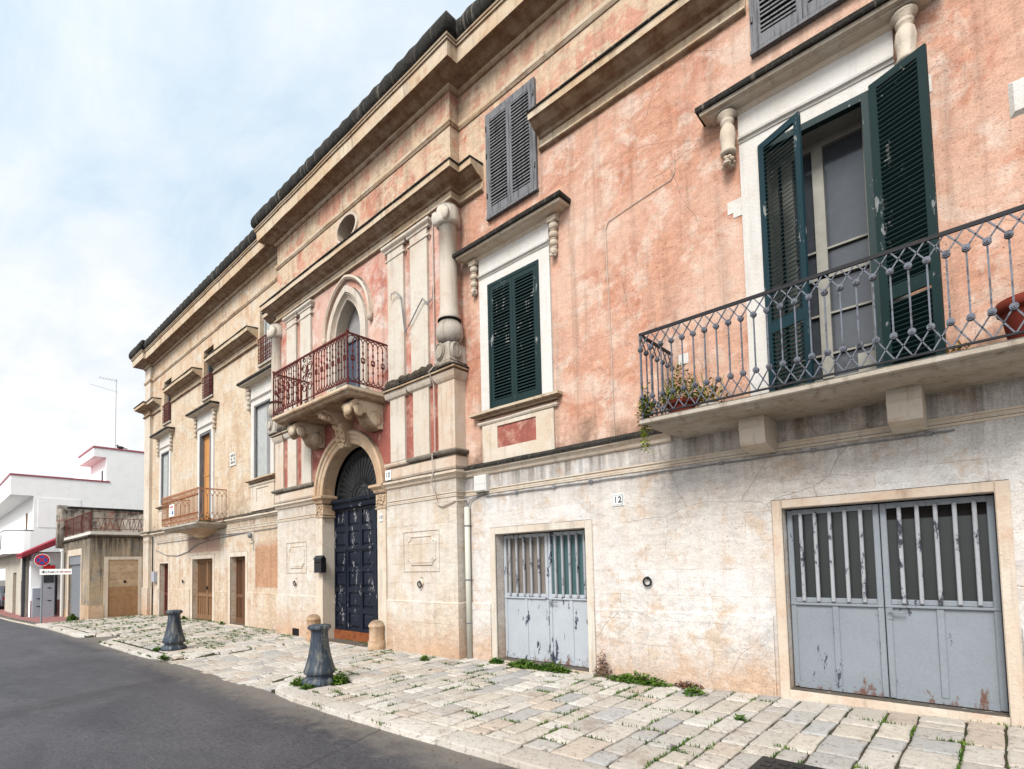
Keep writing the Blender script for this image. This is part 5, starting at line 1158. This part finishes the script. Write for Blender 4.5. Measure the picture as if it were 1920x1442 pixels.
pot(-2.16, -.30, 3.112, .12, .13, 'shallow pale pot with yellowing plant beside the red pot', 'pale_stone', (.17, 200, .05, .30), 3, 'dry_leaf')
pot(.30, -.46, 3.112, .19, .36, 'large terracotta pot at the right end of the big balcony')
mb = MB(); leaves(mb, (-2.72, -.70, 3.10), .05, 300, .04, .2, .36, 1.6, 8); leaves(mb, (-2.68, -.74, 3.2), .09, 260, .045, .3, .1, 1, 9)
solo(mb, 'trailing_plant', 'fern_leaf', (-2.71, -.72, 3.1), 'green plant hanging down over the left corner of the big balcony', 'plant')
mb = MB(); leaves(mb, (-.12, -.60, 3.112), .10, 160, .035, .10); solo(mb, 'weed_clump', 'dry_leaf', (-.12, -.6, 3.11), 'small yellow green weeds growing on the big balcony near the terracotta pot', 'weeds')
mb = MB(); leaves(mb, (-16.65, -.4, 2.97), .22, 380, .06, .22); solo(mb, 'weed_clump', 'dry_leaf', (-16.65, -.4, 2.97), 'olive green weeds growing on the rusty left balcony', 'weeds')
# --- bollards -----------------------------------------------------------------------------------
def bollard(x, y, label):
    z = pave_z(x, y); e = empty('bollard', (x, y, z), label, 'bollard', 'cast iron bollards on the kerbside')
    mb = MB(); pr = [(.196, .14), (.204, .16), (.192, .20), (.168, .28), (.142, .38), (.122, .50), (.112, .60), (.107, .66), (.110, .685), (.124, .705), (.136, .715)]
    n = 24; k0 = None; mb.smooth = True
    for r_, zz in pr:
        k = mb.add([(x+(r_*(1-.035*(i % 3 == 0)))*cos(2*pi*i/n), y+(r_*(1-.035*(i % 3 == 0)))*sin(2*pi*i/n), z+zz) for i in range(n)])
        if k0 is not None:
            for i in range(n): mb.face(k0+i, k0+(i+1) % n, k+(i+1) % n, k+i)
        k0 = k
    mb.build('shaft', 'bollard_iron', None, e).parent = e
    mb = MB(); mb.lathe((x, y, z), [(.125, .705), (.146, .715), (.150, .735), (.144, .76), (.12, .77), (.04, .778)], 8, a0=.3); mb.smooth = False; mb.sm = [False]*len(mb.f); mb.build('cap', 'bollard_iron', None, e).parent = e
    mb = MB(); mb.lathe((x, y, z), [(.228, -.03), (.232, .03), (.220, .06), (.196, .085), (.172, .10), (.165, .125), (.19, .14)], 8, a0=.3); mb.sm = [False]*len(mb.f); mb.build('base', 'bollard_iron', None, e).parent = e
    mb = MB(); d = Vector((-x, CY-y, 0)).normalized(); d = (Matrix.Rotation(radians(22), 3, 'Z') @ d); u = Vector((-d.y, d.x, 0))
    for k in range(-7, 8):
        pass
    def Q(a, zz, r_): return Vector((x, y, z+zz))+d*r_*cos(a)+u*r_*sin(a)
    def rad(zz): return pw(zz, [(p[1], p[0]) for p in pr])
    for sg in (-1, 1): mb.tube([Q(sg*.42, zz/100, rad(zz/100)+.002) for zz in range(20, 62, 3)], .005, 4)
    mb.tube([Q(-.42+.084*k, .60+.02*sin(k*pi/10), rad(.6)+.003) for k in range(11)], .005, 4)
    for zz in (.56, .50, .44): mb.tube([Q(.22*cos(t*pi/5), zz+.022*sin(t*pi/5), rad(zz)+.004) for t in range(11)], .0045, 4)
    mb.build('crest', 'bollard_iron', None, e).parent = e
bollard(-6.62, -2.38, 'blue grey cast iron bollard nearest the camera, weeds round its foot')
bollard(-12.05, -2.52, 'darker cast iron bollard farther up the street')
# weeds on the ground
random.seed(30)
def weed(x, y, r_, n, size, up, label, mt='grass_leaf', sq=1):
    mb = MB(); leaves(mb, (x, y, pave_z(x, y)-.01), r_, n, size, up, 0, sq, int(abs(x*100))); solo(mb, 'weed_clump', mt, (x, y, pave_z(x, y)), label, 'weeds', 'weeds rooted in the pavement')
weed(-6.42, -2.22, .12, 420, .06, .16, 'bushy green weed right of the nearest bollard')
weed(-6.80, -2.58, .10, 320, .05, .10, 'green weed left of the nearest bollard foot')
weed(-6.52, -2.60, .09, 260, .045, .06, 'low green weed in front of the nearest bollard')
weed(-5.55, -.12, .12, 360, .05, .08, 'green tuft at the left jamb of the smaller garage', sq=.7)
weed(-5.0, -.12, .32, 900, .05, .11, 'wide green weed patch under the left half of the smaller garage door', sq=.35)
weed(-4.5, -.14, .30, 800, .05, .12, 'wide green weed patch under the right half of the smaller garage door', sq=.35)
weed(-3.2, -.16, .42, 1000, .05, .11, 'long green weed strip at the foot of the whitewashed wall', sq=.3)
weed(-2.62, -.10, .18, 260, .045, .07, 'brown withered weeds at the foot of the whitewashed wall', 'dead_leaf', .5)
weed(-3.75, -.08, .12, 160, .05, .34, 'dry spindly weed beside the right jamb of the smaller garage', 'dead_leaf', .6)
weed(-2.45, -.34, .12, 260, .045, .07, 'small dark green weed between slabs in front of the whitewashed wall')
weed(-6.7, -.55, .07, 160, .05, .10, 'single green weed in front of the pale vertical pipe')
weed(-24.9, -2.1, .30, 500, .09, .22, 'dark weed by the foot of the low building beside the grey cabinets', sq=.5)
weed(-12.25, -2.75, .12, 240, .05, .06, 'low weed at the foot of the farther bollard')
weed(-11.05, -2.98, .08, 160, .05, .06, 'green weed in the kerb joint at the corner of the sunken drive')
weed(-16.2, -.12, .10, 160, .06, .10, 'green weed beside the narrow brown door', sq=.5)
weed(-19.3, -.15, .16, 240, .06, .09, 'green weed between the narrow red brown door and the double door', sq=.5)
weed(-1.75, -1.0, .05, 80, .04, .05, 'tiny green weed in a slab joint near the large garage door')
# grass threads in the joints: one uncountable mass
random.seed(31); mb = MB()
GR += [(-24+random.random()*27.6, -random.random()**2*.10, 1) for _ in range(260)]
for (x, y, gd) in GR:
    if x < -24.3: continue
    n1 = sin(x*1.9+2.3*sin(y*1.7))*cos(y*2.3+x*.6)+.5*sin(x*5.1+y*4.2)
    dens = 1.0 if x < -11 else .75
    if n1 < (-.1 if x < -11 else .12) and random.random() > .14*dens: continue
    if random.random() > .85*dens: continue
    for k in range(random.randint(20, 60)):
        u_, v_ = random.gauss(0, .007), random.gauss(0, .075); px_, py_ = (x+v_, y+u_) if gd else (x+u_, y+v_)
        z = pave_z(px_, py_)-.014; h = random.uniform(.018, .05); a = random.uniform(0, 6.28); l = random.uniform(0, .018)
        mb.poly([(px_-.006*sin(a), py_+.006*cos(a), z), (px_+.006*sin(a), py_-.006*cos(a), z), (px_+l*cos(a), py_+l*sin(a), z+h)])
tag(mb.build('grass', 'grass_leaf'), kind='stuff')
random.seed(77); mb = MB()
for _ in range(260):
    x = random.uniform(-22, 2); y = KY(x)-abs(random.gauss(0, .16))-.01 if random.random() < .7 else random.uniform(-2.6, -.1)
    z = gz(x)-.095 if y < KY(x) else pave_z(x, y)+.006; a = random.uniform(0, 6.28); l = random.uniform(.01, .028); d = Vector((cos(a), sin(a), 0)); w = Vector((-sin(a), cos(a), .3))*.4
    p = Vector((x, y, z)); mb.poly([p, p+(d*.5+w)*l, p+d*l+Vector((0, 0, .006)), p+(d*.5-w)*l])
tag(mb.build('leaf_litter', 'dead_leaf'), kind='stuff')
# manhole cover near the right bottom corner of the pavement
r = empty('manhole_cover', (-1.01, -2.13, pave_z(-1.01, -2.13)), 'square dark manhole cover set in the pavement before the large garage', 'manhole cover')
mb = MB(); z = pave_z(-1.01, -2.13)+.004; mb.box(-1.31, -.71, -2.43, -1.83, z, z+.012)
for i in range(6):
    for j in range(6): mb.box(-1.27+i*.09, -1.21+i*.09, -2.39+j*.09, -2.33+j*.09, z+.012, z+.016)
mb.build('lid', 'black_metal', None, r).parent = r
# ------------------------------------------------------------------ low building at the left end
LX, LY = -24.28, -1.73; LB = empty('low_building', (-26, LY, -.1), 'low stained flat-roofed building with a terrace railing joined to the palazzo', 'building')
mb = MB(); zt = 2.98; sh = (-28.42+.25, -25.75, -.2, 2.30, .10)
wall(mb, -29.5, LX, -.5, zt, LY, [sh]); mb.poly([(LX, LY, -.5), (LX, 0, -.5), (LX, 0, zt), (LX, LY, zt)]); mb.poly([(-29.5, LY, -.5), (-29.5, 0, -.5), (-29.5, 0, zt), (-29.5, LY, zt)])
mb.box(-29.5, LX, LY+.01, 4, 2.9, 2.975); mb.build('wall', 'low_building_wall', LB)
mb = MB(); mb.sweep([(0, 2.90), (.05, 2.91), (.07, 2.94), (.07, 2.99), (.0, 3.02)], [(-29.5, 0), (-29.5, LY), (LX, LY), (LX, -.05)]); mb.build('cornice', 'brown_lichen', LB)
mb = MB(); mb.box(-29.5, LX, LY, -.02, 2.99, 3.13); mb.build('terrace_kerb', 'white_stone', LB)
mb = MB(); mb.box(LX-.6, LX-.45, LY+.3, -.25, 3.13, 3.97) if False else mb.box(-29.6, -24.35, .35, .5, 2.9, 4.0)
mb.box(-29.85, -29.55, LY-.05, 4, 2.7, 4.42); mb.lathe((-29.7, LY-.05, 2.7), [(.2, 0), (.2, 1.85)], 12); mb.cm = 1; mb.box(-29.87, -29.53, LY+.16, 4, 4.42, 4.52); mb.build('parapet', ['stained_parapet', 'black_lichen'], LB)
mb = MB(); xa = LX; y0, y1 = -1.31, -.1
for q in ((y0, y0+.13, -.2, 2.19), (y1-.13, y1, -.2, 2.19)): mb.box(xa, xa+.025, q[0], q[1], q[2], q[3])
mb.box(xa, xa+.024, y0+.13, y1-.13, 2.08, 2.19); o = mb.build('blocked_doorway', 'cream_stone', LB)
mb = MB(); mb.box(xa-.02, xa+.004, y0+.13, y1-.13, -.2, 2.08); mb.build('infill', 'walled_up_stone', o)
mb = MB(); mb.box(xa-.2, xa+.04, LY-.03, y0, -.3, .42); mb.box(-25.75+.12, LX-.2, LY-.04, LY, -.3, .42); mb.build('plinth', 'gold_stone', LB)
mb = MB(); mb.box(-28.17, -25.75, LY+.07, LY+.10, -.2, 2.3)
for i in range(24): mb.bar((-28.17, LY+.07, -.1+i*.085), (-25.75, LY+.07, -.1+i*.085), .014, 4)
mb.build('roller_shutter', 'roller_shutter', LB)
mb = MB(); mb.box(-28.17, -25.75, LY+.01, LY+.05, 1.95, 2.3); mb.build('shutter_housing', 'galvanised', LB)
mb = MB(); mb.box(-28.42, -28.17, LY-.03, LY+.02, -.2, 2.55); mb.box(-28.17, -25.75, LY-.03, LY+.02, 2.3, 2.55); mb.box(-25.75, -25.62, LY-.028, LY+.02, -.2, 2.55); mb.build('door_surround', 'cream_stone', LB)
mb = MB(); zt, zb_ = 3.86, 3.22
for xx in [-29.3+i*1.62 for i in range(4)]+[LX-.1]: mb.bar((xx, LY+.03, 3.13), (xx, LY+.03, zt), .018, 4)
for z in (zt, 3.62, zb_): mb.bar((-29.5, LY+.03, z), (LX-.05, LY+.03, z), .016, 4); mb.bar((LX-.05, LY+.03, z), (LX-.05, -.05, z), .014, 4)
n = 8
for i in range(n):
    a, b_ = LY+.13+(1.5)*i/n, LY+.13+1.5*(i+1)/n; mb.bar((LX-.05, a, zb_), (LX-.05, (a+b_)/2, 3.62), .010, 4); mb.bar((LX-.05, (a+b_)/2, 3.62), (LX-.05, b_, zb_), .010, 4)
for i in range(36): a = -29.4+5.0*i/36; mb.bar((a, LY+.03, zb_), (a, LY+.03, zt), .008, 4)
for i in range(3): mb.bar((LX-.05, LY+.3+i*.6, 3.13), (LX-.05, LY+.3+i*.6, zb_), .01, 4)
mb.build('terrace_railing', 'dark_iron' if False else 'rust_iron', LB)
mb = MB(); mb.tube([(-29.1, LY-.08, -.2), (-29.1, LY-.08, 2.5), (-29.6, LY-.06, 2.62)], .07, 8); mb.build('drainpipe', 'white_plastic', LB)
mb = MB(); mb.ell((LX+.01, -.66, 1.25), .02, .05, .05, 8, 6); mb.build('wall_hole', 'void', LB)
# ------------------------------------------------------------------ grey cabinets
for x, y, w, d_, h, lab in ((-30.2, -2.15, .5, .4, 2.0, 'tall grey utility cabinet with a red top beside the white drainpipe'), (-31.0, -2.4, .35, .35, 1.25, 'lower light grey utility cabinet standing left of the tall one')):
    z = gz(x)-.05; e = empty('utility_cabinet', (x, y, z), lab, 'utility cabinet', 'utility cabinets on the red paving')
    mb = MB(); mb.bbox(x-w/2, x+w/2, y-d_/2, y+d_/2, z, z+h, .01); mb.build('body', 'grey_cabinet', None, e).parent = e
    mb = MB()
    for k in (.35, .62): mb.box(x+w/2, x+w/2+.01, y-.03, y+.09, z+h*k, z+h*k+.04)
    mb.build('vent', 'ink', None, e).parent = e
    if h > 1.5:
        mb = MB(); mb.box(x-w/2-.01, x+w/2+.012, y-d_/2-.012, y+d_/2+.012, z+h, z+h+.22); mb.build('lid', 'red_sign', None, e).parent = e
        mb = MB(); mb.box(x+w/2, x+w/2+.012, y-d_/2+.03, y+d_/2-.03, z+h-.52, z+h-.03); mb.build('screen', 'ink', None, e).parent = e
# ------------------------------------------------------------------ road sign
sx_, sy_ = -24.6, -3.02; z = gz(sx_)-.04
e = empty('road_sign', (sx_, sy_, z), 'round no-stopping sign over a white arrow board on a grey pole at the kerb', 'road sign')
mb = MB(); mb.bar((sx_, sy_, z), (sx_, sy_, z+2.42), .03, 10); mb.build('pole', 'galvanised', None, e).parent = e
fd = Vector((CX-sx_, CY-sy_, 0)).normalized(); ang = atan2(fd.y, fd.x)+pi/2-radians(8)
def sgn(pts, off):   # local (u,z) -> world, u along the board
    ux, uy = cos(ang), sin(ang); nx, ny = sin(ang), -cos(ang)
    return [(sx_+ux*u+nx*off, sy_+uy*u+ny*off, z+zz) for u, zz in pts]
def disc(mb, r_, off0, off1, cz_, su=1, n=28):
    a = mb.add(sgn([(r_*su*cos(2*pi*i/n), cz_+r_*sin(2*pi*i/n)) for i in range(n)], off1)); b_ = mb.add(sgn([(r_*su*cos(2*pi*i/n), cz_+r_*sin(2*pi*i/n)) for i in range(n)], off0))
    mb.face(*[a+i for i in range(n)]); mb.face(*[b_+n-1-i for i in range(n)])
    for i in range(n): mb.face(b_+i, b_+(i+1) % n, a+(i+1) % n, a+i)
mb = MB(); disc(mb, .215, .035, .05, 2.22); mb.build('rim', 'white_sign', None, e).parent = e
mb = MB(); disc(mb, .203, .05, .054, 2.22)
for s_ in (-1, 1): pass
dk = mb.build('disc', 'red_sign', None, e); dk.parent = e
mb = MB(); disc(mb, .15, .054, .057, 2.22); mb.build('blue_field', 'blue_sign', None, dk).parent = dk
mb = MB()
for s_ in (-1, 1):
    a = pi/4*s_; q = [(-.18*cos(a)-.02*sin(a), -.18*sin(a)+.02*cos(a)), (.18*cos(a)-.02*sin(a), .18*sin(a)+.02*cos(a)), (.18*cos(a)+.02*sin(a), .18*sin(a)-.02*cos(a)), (-.18*cos(a)+.02*sin(a), -.18*sin(a)-.02*cos(a))]
    mb.poly(sgn([(u, v+2.22) for u, v in q][::-1], .059+.001*s_))
mb.build('cross', 'red_sign', None, dk).parent = dk
mb = MB(); a = sgn([(-.06, 1.70), (.82, 1.70), (.82, 1.90), (-.06, 1.90)], .05); b_ = sgn([(-.06, 1.70), (.82, 1.70), (.82, 1.90), (-.06, 1.90)], .035)
mb.hexa([b_[0], a[0], a[1], b_[1], b_[3], a[3], a[2], b_[2]]); bd_ = mb.build('arrow_board', 'white_sign', None, e); bd_.parent = e
mb = MB(); mb.poly(sgn([(-.02, 1.80), (.08, 1.735), (.055, 1.785), (.14, 1.785), (.14, 1.815), (.055, 1.815), (.08, 1.865)], .052)); mb.build('arrow', 'ink', None, bd_).parent = bd_
Rz = Matrix.Rotation(ang, 4, 'Z') @ Matrix.Rotation(pi/2, 4, 'X')
p = sgn([(.31, 1.795)], .052)[0]; text_mesh('lettering', 'Tutte le', .10, p[0], p[1], p[2], 'ink', bd_, .001, rot=Rz)
p = sgn([(.64, 1.795)], .052)[0]; text_mesh('lettering', 'direzioni', .085, p[0], p[1], p[2], 'red_sign', bd_, .001, rot=Rz)
# ------------------------------------------------------------------ white house and the little red-roofed house
WH = empty('white_house', (-33, 0, -.3), 'modern bright white house with red roof edging and a rounded balcony', 'building')
WX = -33.0
mb = MB(); mb.box(-62, WX, -2.36, 14, 2.55, 3.78); mb.box(-62, WX, -2.36, 14, 3.78, 5.27)
mb.box(-62, WX, -3.18, 14, 5.27, 6.17); mb.build('wall', 'white_render', WH)
mb = MB(); mb.box(-62, WX+.03, -3.21, .55, 6.17, 6.25); mb.build('roof_edging', 'red_metal', WH)
mb = MB(); mb.box(-42, WX, .40, 9, 6.17, 7.45) ; mb.box(-36.6, WX, -.12, 9, 7.45, 7.88); tw = mb.build('roof_room', 'white_render', WH)
mb = MB(); mb.box(-36.62, WX+.03, -.15, 9, 7.88, 7.97); mb.build('roof_edging', 'red_metal', tw)
mb = MB(); mb.box(-33.9, -33.6, .37, .395, 6.35, 6.85); mb.build('small_window', 'dark_glass', tw)
# rounded balcony
mb = MB(); pb = [(WX, -2.36)]+[(WX-1.0+1.0*cos(a*pi/12), -2.45-.85*sin(a*pi/12)) for a in range(0, 7)]+[(-62, -3.30)]
pb = pb[::-1]
mb.sweep([(-.12, 2.58), (0, 2.58), (0, 3.62), (-.12, 3.64)], pb, True); mb.sweep([(-1.0, 2.60), (-.02, 2.595), (-.02, 2.70), (-1.0, 2.71)], pb[:-3]); wb = mb.build('balcony', 'white_render', WH)
mb = MB(); mb.sweep([(-.13, 3.64), (.01, 3.64), (.01, 3.68), (-.13, 3.68)], pb); mb.build('handrail', 'galvanised', wb)
mb = MB()
for i in range(5): mb.bar((-34.7-i*1.0, -3.315, 2.8), (-34.7-i*1.0, -3.315, 3.5), .03, 4)
mb.build('balcony_slot', 'ink', wb)
mb = MB(); mb.box(-35.2, -34.9, -2.40, -2.355, 3.7, 4.6); mb.build('balcony_door', 'brown_wood', WH)
mb = MB(); mb.box(-33.05, WX+.015, -2.2, -.6, 3.8, 5.2); mb.build('side_panel', 'white_render', WH)
mb = MB(); gh = [(-47, -40.2, -.6, 1.9, .6)]
wall(mb, -62, -31.6, -.6, 2.6, -2.72, [(-49, -39.6, -.6, 1.95, .3, 'noreveal'), (-36.2, -34.9, -.5, 1.7, .15), (-33.2, -32.8, .3, 1.3, .15)], .15)
mb.poly([(-31.6, -2.72, -.6), (-31.6, 0, -.6), (-31.6, 0, 2.6), (-31.6, -2.72, 2.6)]); mb.build('ground_floor_wall', 'beige_render', WH)
mb = MB(); mb.box(-36.2, -34.9, -2.60, -2.57, -.5, 1.7); mb.build('door', 'brown_wood', WH)
mb = MB(); mb.box(-33.2, -32.8, -2.60, -2.57, .3, 1.3); mb.build('window', 'dark_glass', WH)
mb = MB(); mb.box(-49, -39.6, 1.4, 1.5, -.6, 2.0); mb.box(-39.62, -39.6, -2.7, 1.4, -.6, 2); mb.build('garage_back', 'dark_red_panel', WH)
mb = MB(); mb.tube([(-31.55, -2.80, -.25), (-31.5, -2.80, 2.5)], .07, 8); mb.build('drainpipe', 'ink', WH)
RH = empty('red_roofed_house', (-30.8, -2, -.3), 'small white house with a red sheet roof between the white house and the low building', 'building')
mb = MB(); mb.box(-31.6, -31.0, -2.62, 1, -.6, 2.2); mb.box(-31.6, -30.98, -2.58, 1, 2.0, 2.55); mb.build('wall', 'white_render', RH)
mb = MB(); mb.box(-31.0, -30.975, -2.62, 0, -.5, .45); mb.build('brick_skirting', 'red_paving', RH)
mb = MB(); ro = [(-31.9, -3.0, 2.28), (-30.4, -3.0, 2.28), (-30.4, -1.1, 3.25), (-31.9, -1.1, 3.25)]; mb.hexa([(x, y, z_) for x, y, z_ in ro]+[(x, y, z_+.12+.16*(y > -2)) for x, y, z_ in ro])
for i in range(9): t = i/8; xx = -31.9+1.5*t; mb.bar((xx, -3.02, 2.42), (xx, -1.1, 3.55), .055, 6)
for i in range(3): mb.bar((-30.38, -3.0+.02*i, 2.36+.06*i), (-30.38, -1.1, 3.30+.11*i), .05, 6)
mb.build('roof', 'red_tile', RH)
mb = MB(); mb.box(-30.99, -30.955, -2.15, -1.88, .85, 1.75); w = mb.build('window', 'dark_red_panel', RH)
mb = MB()
for i in range(5): mb.bar((-30.93, -2.15+i*.065, .82), (-30.93, -2.15+i*.065, 1.78), .01, 4)
for i in range(8): mb.bar((-30.93, -2.15, .85+i*.12), (-30.93, -1.88, .85+i*.12), .008, 4)
mb.build('grille', 'rust_iron', w)
mb = MB(); mb.box(-31.9, -31.63, -2.80, -2.74, .45, 1.75); mb.build('shutter', 'dark_red_panel', RH)
mb = MB(); mb.tube([(-30.35, -2.55, 2.28), (-30.6, -2.1, 2.0), (-30.75, -1.8, 1.6), (-30.75, -1.8, -.2)], .06, 8); mb.build('drainpipe', 'ink', RH)
# parked car in the open garage
e = empty('parked_car', (-43.5, -2.0, -.33), 'grey car parked half out of the dark red garage at the left edge', 'car')
x0, y0, z0 = -43.5, -1.9, gz(-43)-.08
mb = MB(); pr = [(-2.0, .25), (-2.05, .6), (-1.9, .8), (-1.3, .88), (-.8, 1.32), (.7, 1.36), (1.35, .95), (1.95, .85), (2.05, .55), (2.0, .25)]
for yy in (-.8, .8): pass
n = mb.add([(x0+a*1, y0-.8, z0+b_) for a, b_ in pr]+[(x0+a, y0+.8, z0+b_) for a, b_ in pr]); m_ = len(pr)
for i in range(m_): mb.face(n+i, n+(i+1) % m_, n+m_+(i+1) % m_, n+m_+i)
mb.face(*[n+i for i in range(m_-1, -1, -1)]); mb.face(*[n+m_+i for i in range(m_)]); mb.build('body', 'car_paint', None, e).parent = e
mb = MB(); mb.hexa([(x0+1.30, y0-.68, z0+.98), (x0+1.34, y0-.68, z0+.98), (x0+1.34, y0+.68, z0+.98), (x0+1.30, y0+.68, z0+.98), (x0+.74, y0-.6, z0+1.33), (x0+.80, y0-.6, z0+1.33), (x0+.80, y0+.6, z0+1.33), (x0+.74, y0+.6, z0+1.33)])
mb.box(x0-.9, x0+.8, y0-.815, y0-.8, z0+.92, z0+1.25); mb.build('window', 'dark_glass', None, e).parent = e
for a in (-1.3, 1.3):
    for b_ in (-.75, .75):
        mb = MB(); mb.bar((x0+a, y0+b_-.1, z0+.3), (x0+a, y0+b_+.1, z0+.3), .3, 16); mb.build('wheel', 'rubber', None, e).parent = e
for b_ in (-.6, .6): mb = MB(); mb.box(x0+2.0, x0+2.06, y0+b_-.15, y0+b_+.15, z0+.62, z0+.76); mb.build('tail_light', 'red_sign', None, e).parent = e
# aerial and pigeon
ax, ay = -39.0, 2.0
e = empty('roof_aerial', (ax, ay, 7.9), 'thin television aerial mast standing on the white house roof', 'aerial')
mb = MB(); mb.bar((ax, ay, 7.9), (ax, ay, 13.4), .015, 6); mb.build('mast', 'galvanised', None, e).parent = e
mb = MB(); mb.bar((ax, ay-.9, 13.3), (ax, ay+.1, 13.3), .010, 4); mb.bar((ax, ay-1.3, 12.8), (ax, ay+.1, 12.6), .010, 4)
for i in range(6): mb.bar((ax-.25, ay-.8+i*.15, 13.3), (ax+.25, ay-.8+i*.15, 13.3), .01, 4)
mb.build('antenna', 'galvanised', None, e).parent = e
mb = MB(); bx_, by_, bz_ = WX-.05, 1.0, 8.05
mb.ell((bx_, by_, bz_), .08, .17, .075, 12, 8); mb.ell((bx_, by_-.13, bz_+.08), .04, .05, .045, 10, 8); mb.bar((bx_, by_-.17, bz_+.08), (bx_, by_-.22, bz_+.07), .012, 5, .003)
mb.hexa([(bx_-.03, by_+.12, bz_-.02), (bx_+.03, by_+.12, bz_-.02), (bx_+.04, by_+.3, bz_-.05), (bx_-.04, by_+.3, bz_-.05), (bx_-.03, by_+.12, bz_+.02), (bx_+.03, by_+.12, bz_+.02), (bx_+.04, by_+.3, bz_-.03), (bx_-.04, by_+.3, bz_-.03)])
mb.bar((bx_, by_, bz_-.05), (bx_, by_, bz_-.1), .01, 4)
solo(mb, 'pigeon', 'dark_cable', (bx_, by_, bz_-.08), 'dark pigeon perched on the red edging of the white house roof room', 'bird')
S.render.film_transparent = False
